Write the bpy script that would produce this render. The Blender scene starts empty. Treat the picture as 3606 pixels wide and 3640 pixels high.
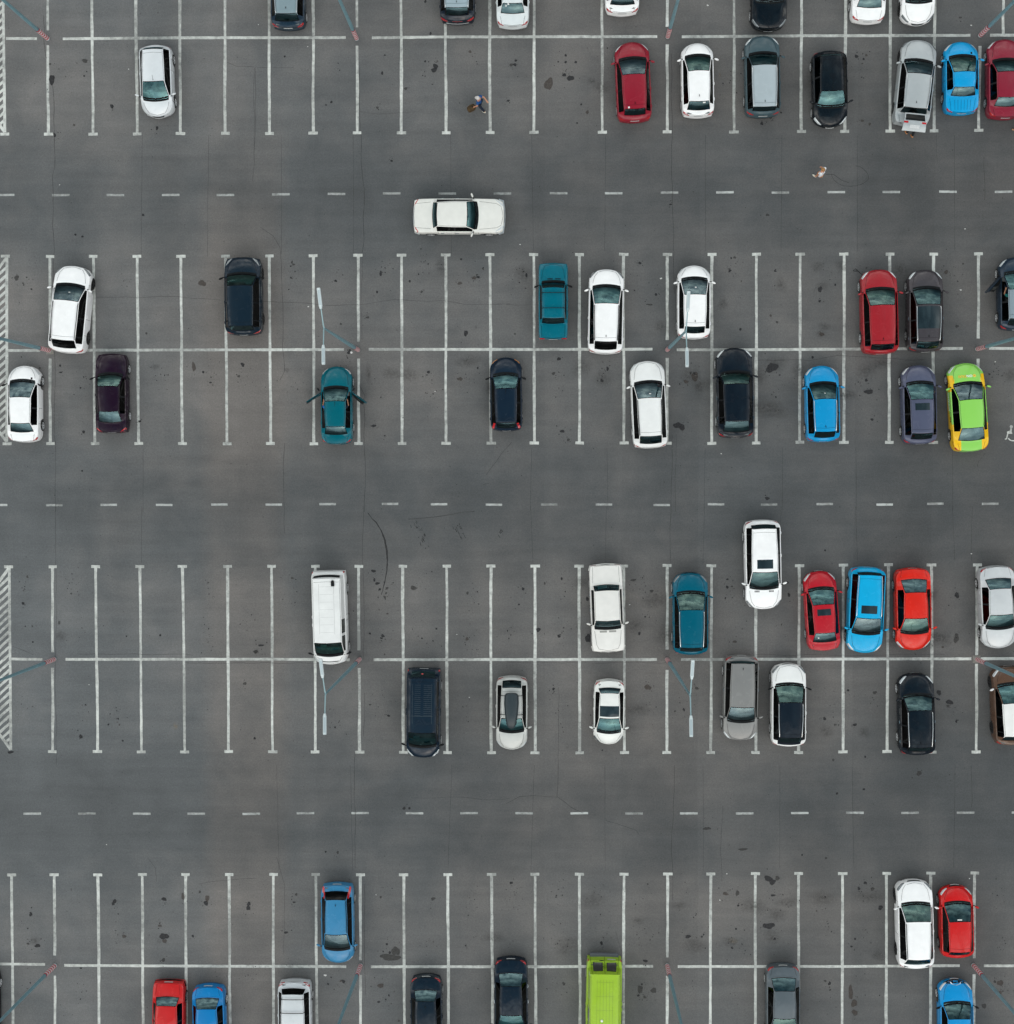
import bpy, bmesh, math, random
from mathutils import Vector, Matrix
from mathutils.bvhtree import BVHTree
random.seed(7)
S = bpy.context.scene
C = S.collection
R = math.radians

# ------------------------------------------------------------------ camera
CAM_H = 78.0; FPX = 4900.0; PW, PH = 3606.0, 3640.0
NAD = (1945.0, 1672.0)                       # where straight down falls in the photograph
v = Vector(((NAD[0] - PW / 2) / FPX, (PH / 2 - NAD[1]) / FPX, -1.0)).normalized()
rotq = v.rotation_difference(Vector((0, 0, -1)))
cd = bpy.data.cameras.new('camera'); cam = bpy.data.objects.new('camera', cd); C.objects.link(cam)
cam.location = (0, 0, CAM_H); cam.rotation_mode = 'QUATERNION'; cam.rotation_quaternion = rotq
cd.sensor_fit = 'VERTICAL'; cd.sensor_height = 24; cd.lens = 24 * FPX / PH
cd.clip_end = 2000; cd.clip_start = 1
S.camera = cam
RM = rotq.to_matrix()

def G(x, y, z=0.0):
    """photograph pixel (3606 x 3640) to the world point at height z"""
    d = RM @ Vector(((x - PW / 2) / FPX, (PH / 2 - y) / FPX, -1.0))
    t = (CAM_H - z) / -d.z
    return Vector((d.x * t, d.y * t, z))

K = 920 / 1914.0
TL = {}
for r_ in range(4):
    for c_ in range(4):
        TL['%d%d' % (r_ + 1, c_ + 1)] = ((0, 900, 1800, 2686)[c_], (0, 900, 1800, 2720)[r_])
def T(tile, a, b, z=0.0):
    o = TL[tile]
    return G(o[0] + a * K, o[1] + b * K, z)

# ------------------------------------------------------------------ sky, sun, exposure
W_ = bpy.data.worlds.new('World'); S.world = W_; W_.use_nodes = True
nt = W_.node_tree; nt.nodes.clear()
def N(nt, t, **kw):
    n = nt.nodes.new(t)
    for k, v_ in kw.items(): setattr(n, k, v_)
    return n
SUN_EL, SUN_ROT = R(42), R(170)
sky = N(nt, 'ShaderNodeTexSky', sky_type='NISHITA', sun_disc=False, sun_elevation=SUN_EL, sun_rotation=SUN_ROT, air_density=1.0, dust_density=1.5, ozone_density=1.2)
tc = N(nt, 'ShaderNodeTexCoord')
mp = N(nt, 'ShaderNodeMapping'); mp.inputs['Scale'].default_value = (1, 1, 1.6)
nz = N(nt, 'ShaderNodeTexNoise'); nz.inputs['Scale'].default_value = 2.6; nz.inputs['Detail'].default_value = 7; nz.inputs['Roughness'].default_value = .58; nz.inputs['Distortion'].default_value = .4
rp = N(nt, 'ShaderNodeValToRGB'); rp.color_ramp.elements[0].position = .36; rp.color_ramp.elements[1].position = .66
rp.color_ramp.elements[0].color = (.35, .35, .35, 1); rp.color_ramp.elements[1].color = (.97, .97, .97, 1)
nz2 = N(nt, 'ShaderNodeTexNoise'); nz2.inputs['Scale'].default_value = 6.5; nz2.inputs['Detail'].default_value = 5
rp2 = N(nt, 'ShaderNodeValToRGB'); rp2.color_ramp.elements[0].position = .30; rp2.color_ramp.elements[1].position = .72
rp2.color_ramp.elements[0].color = (2.6, 3.1, 3.3, 1); rp2.color_ramp.elements[1].color = (17.4, 17.0, 16.2, 1)
mx = N(nt, 'ShaderNodeMixRGB'); bg = N(nt, 'ShaderNodeBackground'); bg.inputs['Strength'].default_value = .15
wo = N(nt, 'ShaderNodeOutputWorld'); L = nt.links.new
L(tc.outputs['Generated'], mp.inputs['Vector']); L(mp.outputs['Vector'], nz.inputs['Vector']); L(mp.outputs['Vector'], nz2.inputs['Vector'])
L(nz.outputs['Fac'], rp.inputs['Fac']); L(nz2.outputs['Fac'], rp2.inputs['Fac'])
L(rp.outputs['Color'], mx.inputs['Fac']); L(sky.outputs['Color'], mx.inputs['Color1']); L(rp2.outputs['Color'], mx.inputs['Color2'])
# overcast: dim near the horizon, bright deck, a thin bluish spot overhead
sxyz = N(nt, 'ShaderNodeSeparateXYZ'); L(tc.outputs['Generated'], sxyz.inputs[0])
zr = N(nt, 'ShaderNodeValToRGB'); zr.color_ramp.elements[0].position = .02; zr.color_ramp.elements[0].color = (.07, .08, .09, 1)
zr.color_ramp.elements[1].position = .99; zr.color_ramp.elements[1].color = (.10, .19, .24, 1)
for p_, c_ in ((.24, (.20, .20, .20, 1)), (.45, (1.15, 1.13, 1.08, 1)), (.64, (1.95, 1.91, 1.82, 1)), (.80, (.98, 1.02, 1.0, 1)), (.93, (.24, .36, .42, 1))): el = zr.color_ramp.elements.new(p_); el.color = c_
mz = N(nt, 'ShaderNodeMixRGB', blend_type='MULTIPLY'); mz.inputs[0].default_value = 1
L(sxyz.outputs['Z'], zr.inputs['Fac']); L(mx.outputs['Color'], mz.inputs[1]); L(zr.outputs['Color'], mz.inputs[2])
L(mz.outputs['Color'], bg.inputs['Color']); L(bg.outputs['Background'], wo.inputs['Surface'])
sd = bpy.data.lights.new('sun', 'SUN'); so = bpy.data.objects.new('sun', sd); C.objects.link(so)
sd.energy = .5; sd.angle = R(60); sd.color = (1, .97, .92)
so.rotation_euler = (R(90) - SUN_EL, 0, -SUN_ROT + math.pi); so.location = (0, 0, 60)
S.view_settings.view_transform = 'Standard'; S.view_settings.look = 'None'
S.view_settings.exposure = -0.02; S.view_settings.gamma = 1.0

# ------------------------------------------------------------------ materials
MATS = {}
def mat(name, col, rough=.5, metal=0.0, coat=0.0, spec=.5, noise=0.0, nscale=8.0, ior=1.5):
    if name in MATS: return MATS[name]
    m = bpy.data.materials.new(name); m.use_nodes = True; MATS[name] = m
    t = m.node_tree; b = t.nodes['Principled BSDF']
    b.inputs['Base Color'].default_value = (*col, 1); b.inputs['Roughness'].default_value = rough
    b.inputs['Metallic'].default_value = metal; b.inputs['Coat Weight'].default_value = coat
    b.inputs['Coat Roughness'].default_value = .04; b.inputs['Specular IOR Level'].default_value = spec
    b.inputs['IOR'].default_value = ior
    if noise:
        g = t.nodes.new('ShaderNodeTexCoord'); n = t.nodes.new('ShaderNodeTexNoise'); n.inputs['Scale'].default_value = nscale
        n.inputs['Detail'].default_value = 5
        r = t.nodes.new('ShaderNodeMapRange'); r.inputs['From Min'].default_value = .3; r.inputs['From Max'].default_value = .7
        r.inputs['To Min'].default_value = 1 - noise; r.inputs['To Max'].default_value = 1 + noise
        x = t.nodes.new('ShaderNodeVectorMath'); x.operation = 'SCALE'; x.inputs[0].default_value = col
        t.links.new(g.outputs['Object'], n.inputs['Vector']); t.links.new(n.outputs['Fac'], r.inputs['Value'])
        t.links.new(r.outputs['Result'], x.inputs['Scale']); t.links.new(x.outputs['Vector'], b.inputs['Base Color'])
        rr = t.nodes.new('ShaderNodeMapRange'); rr.inputs['To Min'].default_value = max(0, rough - .08); rr.inputs['To Max'].default_value = rough + .1
        t.links.new(n.outputs['Fac'], rr.inputs['Value']); t.links.new(rr.outputs['Result'], b.inputs['Roughness'])
    return m
def paint(col, metal=.0, dust=.05):
    key = 'paint_%.3f_%.3f_%.3f' % col
    if key in MATS: return MATS[key]
    dark = max(col) < .2
    if max(col) < .06: col = (col[0] * .5, col[1] * .7, col[2] * .95)  # dark paints: blue of the reflected sky put into the base colour
    m = mat(key, col, .5, metal, (.48 if dark else .62), (.02 if dark else .12), dust, 1.7); t = m.node_tree; b = t.nodes['Principled BSDF']
    g = t.nodes.new('ShaderNodeTexCoord'); n = t.nodes.new('ShaderNodeTexNoise'); n.inputs['Scale'].default_value = 2.2; n.inputs['Detail'].default_value = 6; n.inputs['Roughness'].default_value = .62; n.inputs['Distortion'].default_value = .6
    if dark: b.inputs['Coat IOR'].default_value = 1.45
    r = t.nodes.new('ShaderNodeMapRange')   # dust film and drying marks: the clear coat is glossy in places, dull in others
    for k, z in zip(('From Min', 'From Max', 'To Min', 'To Max'), (.42, .66, .03, .38)): r.inputs[k].default_value = z
    w = t.nodes.new('ShaderNodeMapRange')
    for k, z in zip(('From Min', 'From Max', 'To Min', 'To Max'), (.40, .70, (.85 if dark else .70), (.30 if dark else .42))): w.inputs[k].default_value = z
    oi = t.nodes.new('ShaderNodeObjectInfo'); ad = t.nodes.new('ShaderNodeVectorMath'); ad.operation = 'ADD'
    sc = t.nodes.new('ShaderNodeVectorMath'); sc.operation = 'SCALE'; sc.inputs[0].default_value = (7, 5, 3); t.links.new(oi.outputs['Random'], sc.inputs['Scale'])
    t.links.new(g.outputs['Object'], ad.inputs[0]); t.links.new(sc.outputs[0], ad.inputs[1]); t.links.new(ad.outputs[0], n.inputs['Vector'])
    t.links.new(n.outputs['Fac'], r.inputs['Value']); t.links.new(n.outputs['Fac'], w.inputs['Value'])
    t.links.new(r.outputs['Result'], b.inputs['Coat Roughness']); t.links.new(w.outputs['Result'], b.inputs['Coat Weight'])
    return m
def glass(name, tint, refl=1.5, gcol=(1, 1, 1)):
    m = bpy.data.materials.new(name); m.use_nodes = True; t = m.node_tree; t.nodes.clear()
    o = t.nodes.new('ShaderNodeOutputMaterial'); a = t.nodes.new('ShaderNodeBsdfTransparent'); a.inputs['Color'].default_value = (*tint, 1)
    g = t.nodes.new('ShaderNodeBsdfGlossy'); g.inputs['Roughness'].default_value = .02; g.inputs['Color'].default_value = (*gcol, 1)
    f = t.nodes.new('ShaderNodeFresnel'); f.inputs['IOR'].default_value = refl; x = t.nodes.new('ShaderNodeMixShader')
    t.links.new(f.outputs[0], x.inputs[0]); t.links.new(a.outputs[0], x.inputs[1]); t.links.new(g.outputs[0], x.inputs[2])
    t.links.new(x.outputs[0], o.inputs['Surface'])
    MATS[name] = m
    return m
M_WS = glass('windshield_glass', (.26, .70, .74), 1.9, (.50, .95, 1.0))
WS_ALL = [M_WS, glass('windshield_dark', (.14, .40, .43), 1.75, (.55, .95, 1.0)), glass('windshield_green', (.34, .72, .66), 1.85, (.62, 1.0, .95)), glass('windshield_clear', (.42, .66, .70), 2.0, (.66, .92, 1.0))]
M_RW = glass('rear_glass', (.18, .42, .46), 1.85, (.58, .92, 1.0))
M_SG = glass('side_glass', (.05, .07, .07), 1.28)
M_BLK = mat('black_plastic', (.006, .007, .008), .5, spec=.15)
M_SEAL = mat('black_seal', (.004, .004, .005), .6, spec=.1)
M_TYRE = mat('tyre_rubber', (.012, .012, .012), .8, noise=.2)
M_RIM = mat('alloy_rim', (.62, .64, .65), .35, .2)
M_RIMD = mat('dark_rim', (.03, .03, .032), .35, .5)
M_CHR = mat('chrome', (.75, .77, .78), .12, 1.0)
M_RAIL = mat('silver_rail', (.70, .72, .73), .3, .7)
M_RED = mat('red_lens', (.45, .008, .01), .15, coat=1)
M_LENS = mat('clear_lens', (.58, .62, .63), .1, .1, coat=1)
M_LENSD = mat('smoked_lens', (.16, .18, .19), .1, .2, coat=1)
M_ORG = mat('orange_lens', (.8, .28, .03), .2, coat=1)
M_PLATE = mat('plate_white', (.52, .54, .54), .4, noise=.12, nscale=30)
M_PLTXT = mat('plate_text', (.03, .03, .05), .5)
M_SEAT = mat('seat_fabric', (.030, .034, .036), .85, noise=.3)
M_SEATL = mat('seat_fabric_light', (.16, .15, .13), .8, noise=.2)
M_DASH = mat('dashboard_plastic', (.10, .11, .112), .6, noise=.25, nscale=5)
M_FLOOR = mat('cabin_floor', (.012, .012, .012), .9)
M_UNDER = mat('underbody', (.006, .006, .006), .8)
M_ROOFG = mat('roof_glass', (.012, .02, .024), .06, coat=1)
M_WHITE = mat('white_decal', (.78, .78, .78), .5)
M_PAPER = mat('paper', (.7, .72, .7), .6)

# ------------------------------------------------------------------ helpers
def link(name, me, parent=None):
    o = bpy.data.objects.new(name, me); C.objects.link(o)
    if parent: o.parent = parent
    return o
def tag(o, label=None, cat=None, group=None, kind=None):
    if label: o['label'] = label
    if cat: o['category'] = cat
    if group: o['group'] = group
    if kind: o['kind'] = kind
    return o
class MB:
    def __init__(s): s.v = []; s.f = []; s.m = []
    def add(s, vs, fs, mi=0):
        b = len(s.v); s.v += [tuple(p) for p in vs]
        for f in fs: s.f.append([b + i for i in f]); s.m.append(mi)
        return s
    def box(s, c, d, mi=0, rz=0.0, taper=1.0, rx=0.0):
        hx, hy, hz = d[0] / 2, d[1] / 2, d[2] / 2
        M = Matrix.Rotation(rz, 3, 'Z') @ Matrix.Rotation(rx, 3, 'X'); c = Vector(c); e = min(hx, hy, hz) * .3
        P = []
        for z, k in ((-hz, taper if taper > 1 else 1), (hz - e, 1 if taper > 1 else (taper + 1) / 2 if taper < 1 else 1), (hz, taper if taper < 1 else 1)):
            i_ = e if z == hz else 0
            for x, y in ((-1, -1), (1, -1), (1, 1), (-1, 1)):
                P.append(c + M @ Vector((x * (hx * k - i_), y * (hy * k - i_), z)))
        F = [(3, 2, 1, 0), (8, 9, 10, 11)]
        for l in (0, 4):
            for i in range(4): F.append((l + i, l + (i + 1) % 4, l + 4 + (i + 1) % 4, l + 4 + i))
        return s.add(P, F, mi)
    def tube(s, pts, rad, n=8, mi=0, cap=True, sq=1.0):
        pts = [Vector(p) for p in pts]; rad = rad if isinstance(rad, (list, tuple)) else [rad] * len(pts)
        P = []; F = []
        d0 = (pts[1] - pts[0]).normalized(); up = Vector((0, 0, 1)) if abs(d0.z) < .9 else Vector((0, 1, 0))
        for i, p in enumerate(pts):
            d = (pts[min(i + 1, len(pts) - 1)] - pts[max(i - 1, 0)]).normalized()
            a = d.cross(up); a = a.normalized() if a.length > 1e-4 else Vector((1, 0, 0)); b = a.cross(d)
            for j in range(n):
                t = 2 * math.pi * j / n; P.append(p + (a * math.cos(t) + b * math.sin(t) * sq) * rad[i])
        for i in range(len(pts) - 1):
            for j in range(n): F.append((i * n + j, i * n + (j + 1) % n, (i + 1) * n + (j + 1) % n, (i + 1) * n + j))
        if cap: F.append(tuple(reversed(range(n)))); F.append(tuple(range((len(pts) - 1) * n, len(pts) * n)))
        return s.add(P, F, mi)
    def ball(s, c, r, mi=0, n=10, m=7):
        c = Vector(c); P = []; F = []
        for i in range(m + 1):
            a = math.pi * i / m
            for j in range(n):
                b = 2 * math.pi * j / n
                P.append(c + Vector((r[0] * math.sin(a) * math.cos(b), r[1] * math.sin(a) * math.sin(b), r[2] * math.cos(a))))
        for i in range(m):
            for j in range(n): F.append((i * n + j, (i + 1) * n + j, (i + 1) * n + (j + 1) % n, i * n + (j + 1) % n))
        return s.add(P, F, mi)
    def mesh(s, name, mats, smooth=True, sharp=34):
        me = bpy.data.meshes.new(name); me.from_pydata(s.v, [], s.f)
        for m in (mats if isinstance(mats, (list, tuple)) else [mats]): me.materials.append(m)
        me.polygons.foreach_set('material_index', s.m)
        bm = bmesh.new(); bm.from_mesh(me); bmesh.ops.remove_doubles(bm, verts=bm.verts, dist=1e-5)
        bmesh.ops.recalc_face_normals(bm, faces=bm.faces)
        if smooth:
            for f in bm.faces: f.smooth = True
            for e in bm.edges:
                if len(e.link_faces) == 2 and e.calc_face_angle(0) > R(sharp): e.smooth = False
        bm.to_mesh(me); bm.free(); me.update()
        return me
    def build(s, name, mats, parent=None, smooth=True, sharp=34):
        return link(name, s.mesh(name, mats, smooth, sharp), parent)
def lerp(a, b, t): return a + (b - a) * t
def pl(x, ks):
    if x <= ks[0][0]: return ks[0][1]
    for (a, b), (c, d) in zip(ks, ks[1:]):
        if x <= c: return lerp(b, d, (x - a) / (c - a)) if c > a else d
    return ks[-1][1]

# ------------------------------------------------------------------ the ground
def asphalt():
    m = bpy.data.materials.new('asphalt'); m.use_nodes = True; t = m.node_tree; b = t.nodes['Principled BSDF']
    def n(ty, **k): return N(t, ty, **k)
    l = t.links.new
    geo = n('ShaderNodeNewGeometry'); sx = n('ShaderNodeSeparateXYZ'); l(geo.outputs['Position'], sx.inputs[0])
    def math_(op, a, c=None, clamp=False):
        q = n('ShaderNodeMath', operation=op); q.use_clamp = clamp
        for i, z in enumerate((a, c)):
            if z is None: continue
            if isinstance(z, (int, float)): q.inputs[i].default_value = z
            else: l(z, q.inputs[i])
        return q.outputs[0]
    def noise(scale, detail=4, rough=.5, dist=0, vec=None):
        q = n('ShaderNodeTexNoise'); q.inputs['Scale'].default_value = scale; q.inputs['Detail'].default_value = detail
        q.inputs['Roughness'].default_value = rough; q.inputs['Distortion'].default_value = dist
        l(vec or geo.outputs['Position'], q.inputs['Vector']); return q.outputs['Fac']
    def rng(f, a, c, d, e):
        q = n('ShaderNodeMapRange'); l(f, q.inputs['Value'])
        for k, z in zip(('From Min', 'From Max', 'To Min', 'To Max'), (a, c, d, e)): q.inputs[k].default_value = z
        return q.outputs['Result']
    def mixc(f, a, c):
        q = n('ShaderNodeMixRGB')
        if isinstance(f, (int, float)): q.inputs[0].default_value = f
        else: l(f, q.inputs[0])
        for i, z in ((1, a), (2, c)):
            if isinstance(z, tuple): q.inputs[i].default_value = (*z, 1)
            else: l(z, q.inputs[i])
        return q.outputs[0]
    # worn lanes and paving widths
    ylane = G(1900, 690).y; per = (G(1900, 690).y - G(1900, 2890).y) / 2
    ph = math_('MULTIPLY', math_('SUBTRACT', sx.outputs['Y'], ylane), 2 * math.pi / per)
    lane = rng(math_('COSINE', ph), -.2, 1.0, 0, 1)
    big = noise(.045, 3, .5, .6); mid = noise(.35, 5, .6, .3)
    mpv = n('ShaderNodeMapping'); mpv.inputs['Scale'].default_value = (.32, .02, 1); l(geo.outputs['Position'], mpv.inputs['Vector'])
    strips = noise(1.0, 2, .4, 0, mpv.outputs[0])
    mph = n('ShaderNodeMapping'); mph.inputs['Scale'].default_value = (.12, 1.6, 1); l(geo.outputs['Position'], mph.inputs['Vector'])
    streak = noise(1.0, 5, .6, 0, mph.outputs[0])
    fine = noise(9.0, 4, .7); grain = noise(20.0, 3, .8)
    cool = (.107, .114, .118); warm = (.147, .137, .130)
    x0 = G(735, 1800).x; x1 = G(1008, 1800).x
    band = math_('MULTIPLY', rng(sx.outputs['X'], x0 - .5, x0 + .5, 0, 1), rng(sx.outputs['X'], x1 - .5, x1 + .5, 1, 0))
    ya = G(900, 560).y
    band = math_('MULTIPLY', band, rng(sx.outputs['Y'], ya - 3, ya + 3, 1, 0))
    wf = math_('ADD', rng(big, .35, .65, .0, .55), rng(mid, .35, .7, .0, .40))
    wf = math_('SUBTRACT', wf, math_('MULTIPLY', lane, .35))
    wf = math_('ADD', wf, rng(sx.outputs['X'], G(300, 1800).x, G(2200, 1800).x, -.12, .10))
    wf = math_('ADD', wf, math_('MULTIPLY', band, .5), True)
    col = mixc(wf, cool, warm)
    bright = rng(sx.outputs['X'], G(200, 1800).x, G(3500, 1800).x, 1.06, .78)  # whole ground grows darker from left to right
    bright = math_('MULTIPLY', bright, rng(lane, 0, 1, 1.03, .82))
    fl = math_('FLOOR', math_('DIVIDE', math_('ADD', sx.outputs['X'], math_('MULTIPLY', noise(.15, 1), .25)), 4.35))
    wn = n('ShaderNodeTexWhiteNoise', noise_dimensions='1D'); l(fl, wn.inputs['W'])
    bright = math_('MULTIPLY', bright, rng(wn.outputs['Value'], 0, 1, .955, 1.045))
    bright = math_('MULTIPLY', bright, rng(mid, .3, .7, .88, 1.12))
    bright = math_('MULTIPLY', bright, rng(strips, .35, .65, .95, 1.05))
    bright = math_('MULTIPLY', bright, rng(streak, .3, .7, .91, 1.06))
    bright = math_('MULTIPLY', bright, rng(fine, .3, .7, .88, 1.12))
    bright = math_('MULTIPLY', bright, rng(grain, .3, .7, .80, 1.20))
    vor = n('ShaderNodeTexVoronoi'); vor.inputs['Scale'].default_value = 1.1; l(geo.outputs['Position'], vor.inputs['Vector'])
    vm = rng(vor.outputs['Distance'], .025, .05, .55, 1)
    keep = rng(noise(.5, 2), .5, .54, 0, 1)
    vm2 = math_('ADD', math_('MULTIPLY', math_('SUBTRACT', vm, 1), keep), 1)
    bright = math_('MULTIPLY', bright, vm2)
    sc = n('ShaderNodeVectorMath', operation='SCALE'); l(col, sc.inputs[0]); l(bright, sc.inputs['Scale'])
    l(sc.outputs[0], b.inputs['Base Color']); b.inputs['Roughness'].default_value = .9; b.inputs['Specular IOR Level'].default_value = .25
    bp = n('ShaderNodeBump'); bp.inputs['Strength'].default_value = .35; bp.inputs['Distance'].default_value = .01
    l(grain, bp.inputs['Height']); l(bp.outputs[0], b.inputs['Normal'])
    return m
M_ASP = asphalt()
g = MB(); n_ = 40
for i in range(n_):
    for j in range(n_):
        a = 50.0; x0, y0 = (i - n_ / 2) * a, (j - n_ / 2) * a
        g.add([(x0, y0, 0), (x0 + a, y0, 0), (x0 + a, y0 + a, 0), (x0, y0 + a, 0)], [(0, 1, 2, 3)])
tag(g.build('ground', M_ASP, smooth=False), kind='structure')

# ------------------------------------------------------------------ painted markings
def linepaint(name, base, wear):
    m = bpy.data.materials.new(name); m.use_nodes = True; t = m.node_tree; b = t.nodes['Principled BSDF']
    geo = N(t, 'ShaderNodeNewGeometry'); n1 = N(t, 'ShaderNodeTexNoise'); n1.inputs['Scale'].default_value = 3.5; n1.inputs['Detail'].default_value = 7; n1.inputs['Roughness'].default_value = .7
    n2 = N(t, 'ShaderNodeTexNoise'); n2.inputs['Scale'].default_value = .25; n2.inputs['Detail'].default_value = 3
    ad = N(t, 'ShaderNodeMath', operation='ADD'); rg = N(t, 'ShaderNodeMapRange')
    rg.inputs['From Min'].default_value = .80; rg.inputs['From Max'].default_value = 1.18; rg.inputs['To Min'].default_value = 0; rg.inputs['To Max'].default_value = wear
    mi = N(t, 'ShaderNodeMixRGB'); mi.inputs[1].default_value = (*base, 1); mi.inputs[2].default_value = (.13, .135, .13, 1)
    for q in (n1, n2): t.links.new(geo.outputs['Position'], q.inputs['Vector'])
    t.links.new(n1.outputs['Fac'], ad.inputs[0]); t.links.new(n2.outputs['Fac'], ad.inputs[1]); t.links.new(ad.outputs[0], rg.inputs['Value'])
    t.links.new(rg.outputs[0], mi.inputs[0]); t.links.new(mi.outputs[0], b.inputs['Base Color']); b.inputs['Roughness'].default_value = .75
    return m
M_LINE = linepaint('worn_line_paint', (.58, .60, .57), .75)
M_DASHL = linepaint('lane_dash_paint', (.42, .44, .43), .9)
def ribbon_flat(mb, pts, w, z, jit=.008, step=.35, mi=0, ws=None):
    pts = [Vector((p[0], p[1], 0)) for p in pts]; out = []
    tot = sum((b - a).length for a, b in zip(pts, pts[1:])); acc = 0
    for k, (a, b) in enumerate(zip(pts, pts[1:])):
        n = max(1, int((b - a).length / step))
        for i in range(n + (1 if k == len(pts) - 2 else 0)):
            p = a.lerp(b, i / n); out.append((p, (acc + (b - a).length * i / n) / tot))
        acc += (b - a).length
    P = []
    for i, (p, t) in enumerate(out):
        d = (out[min(i + 1, len(out) - 1)][0] - out[max(i - 1, 0)][0]).normalized(); s_ = Vector((-d.y, d.x, 0))
        ww = (ws and pl(t, ws)) or w
        P.append((*(p + s_ * (ww / 2 + random.uniform(-jit, jit))).xy, z)); P.append((*(p - s_ * (ww / 2 + random.uniform(-jit, jit))).xy, z))
    mb.add(P, [(2 * i, 2 * i + 1, 2 * i + 3, 2 * i + 2) for i in range(len(out) - 1)], mi)
Z1, Z2, Z3 = .004, .008, .012
LW = .150
BAYS = [  # (tile top, x, y, tile bottom, x, y, gap or None, T at top, T at bottom)
]
def bay(tt, xt, yt, tb, xb, yb, gap=None, tt_=True, tb_=True):
    BAYS.append((T(tt, xt, yt), T(tb, xb, yb), gap and (T(gap[0], 0, gap[1]).y, T(gap[0], 0, gap[2]).y), tt_, tb_))
for xt, xb, yb, gp in ((355, 359, 992, ('11', 228, 338)), (682, 690, 992, None), (1005, 1017, 991, None), (1333, 1335, 988, None), (1664, 1667, 986, None)):
    bay('11', xt - (xb - xt) * .35, -420, '11', xb, yb, gp, False)
for xt, xb, yb, gp in ((120, 122, 986, None), (443, 447, 984, None), (769, 771, 983, ('12', 210, 345)), (1094, 1097, 982, None), (1424, 1427, 982, None), (1748, 1754, 980, None)):
    bay('12', xt, -420, '12', xb, yb, gp, False)
for xt, xb, yb, gp in ((207, 204, 979, None), (708, 711, 978, None), (1191, 1192, 976, ('13', 210, 340)), (1687, 1686, 975, None)):
    bay('13', xt, -420, '13', xb, yb, gp, False)
for xt, xb, yb, gp in ((341, 338, 973, None), (670, 662, 971, None), (998, 996, 971, None), (1330, 1322, 967, None)):
    bay('14', xt, -420, '14', xb, yb, gp, False)
bay('14', 1661, 340, '14', 1651, 965, None, False)
BAYS.append((T('14', 1835, -420), T('14', 1833, 256), None, False, False))
for tl, row in (('21', ((371, 25, 374, 1408, (690, 780)), (693, 24, 704, 1408, None), (1016, 23, 1027, 1407, None), (1339, 23, 1351, 1407, None), (1670, 22, 1680, 1408, None))),
                ('22', ((121, 21, 131, 1408, None), (447, 19, 450, 1409, None), (778, 16, 783, 1408, (657, 782)), (1099, 14, 1102, 1407, None), (1425, 13, 1428, 1406, None), (1752, 12, 1760, 1405, None))),
                ('23', ((204, 10, 210, 1404, None), (542, 11, 541, 1404, None), (868, 9, 870, 1403, None), (1192, 9, 1190, 1406, (646, 778)), (1522, 9, 1520, 1406, None), (1851, 8, 1849, 1403, None))),
                ('24', ((331, 8, 326, 1398, None), (656, 7, 653, 1399, None), (994, 7, 988, 1399, None), (1317, 6, 1315, 1400, None), (1650, 5, 1643, 1400, (636, 785))))):
    for a, b, c, d, gp in row: bay(tl, a, b, tl, c, d, gp and (tl, *gp))
for tl, row in (('31', ((390, 447, 391, 1813, (1078, 1192)), (709, 446, 724, 1813, None), (1036, 445, 1048, 1815, None), (1351, 444, 1369, 1815, None), (1685, 444, 1691, 1813, None))),
                ('32', ((137, 443, 145, 1814, None), (460, 443, 461, 1816, None), (781, 443, 789, 1817, (1062, 1193)), (1107, 443, 1112, 1818, None), (1432, 441, 1437, 1820, None), (1761, 441, 1762, 1821, None))),
                ('33', ((213, 441, 215, 1822, None), (540, 441, 544, 1822, None), (870, 441, 874, 1820, None), (1192, 438, 1188, 1820, (1055, 1205)), (1519, 438, 1512, 1820, None), (1848, 438, 1846, 1819, None))),
                ('34', ((324, 438, 319, 1820, None), (650, 434, 648, 1815, None), (984, 431, 974, 1813, None), (1303, 432, 1305, 1817, None), (1640, 434, 1632, 1816, (1094, 1158))))):
    for a, b, c, d, gp in row: bay(tl, a, b, tl, c, d, gp and (tl, *gp))
for tl, row in (('41', ((88, 811, 98, None), (402, 810, 412, (1403, 1552)), (725, 811, 739, None), (1054, 808, 1063, None), (1375, 809, 1382, None), (1695, 808, 1705, None))),
                ('42', ((151, 808, 154, None), (465, 808, 472, None), (794, 809, 796, (1434, 1543)), (1116, 809, 1122, None), (1441, 809, 1446, None), (1765, 807, 1775, None))),
                ('43', ((215, 806, 220, None), (542, 806, 547, None), (872, 805, 869, None), (1194, 804, 1190, (1410, 1545)), (1515, 804, 1508, None), (1843, 801, 1843, None))),
                ('44', ((320, 801, 319, None), (644, 801, 640, None), (969, 800, 966, None), (1296, 798, 1292, None), (1621, 796, 1613, (1412, 1530))))):
    for a, b, c, gp in row: bay(tl, a, b, tl, c, 1914 + 300, gp and (tl, *gp), True, False)
bl = MB(); tb = MB()
for p, q, gap, t0, t1 in BAYS:
    segs = [(p, q)]
    if gap:
        f0 = (gap[0] - p.y) / (q.y - p.y); f1 = (gap[1] - p.y) / (q.y - p.y)
        segs = [(p, p.lerp(q, f0)), (p.lerp(q, f1), q)]
    for a, b in segs:
        mids = [a] + [a.lerp(b, k / 5) + Vector((random.uniform(-.02, .02), 0, 0)) for k in range(1, 5)] + [b]
        ribbon_flat(bl, mids, LW, Z1, .010, ws=[(k_ / 6, LW * random.uniform(.90, 1.18)) for k_ in range(7)])
    for e, on in ((p, t0), (q, t1)):
        if on:
            w = random.uniform(.235, .27); dx = random.uniform(-.02, .02); dy = random.uniform(-.01, .01)
            ribbon_flat(tb, [(e.x - w + dx, e.y + dy), (e.x + w + dx, e.y + random.uniform(-.01, .01))], .165, Z3, .006, .12)
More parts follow.
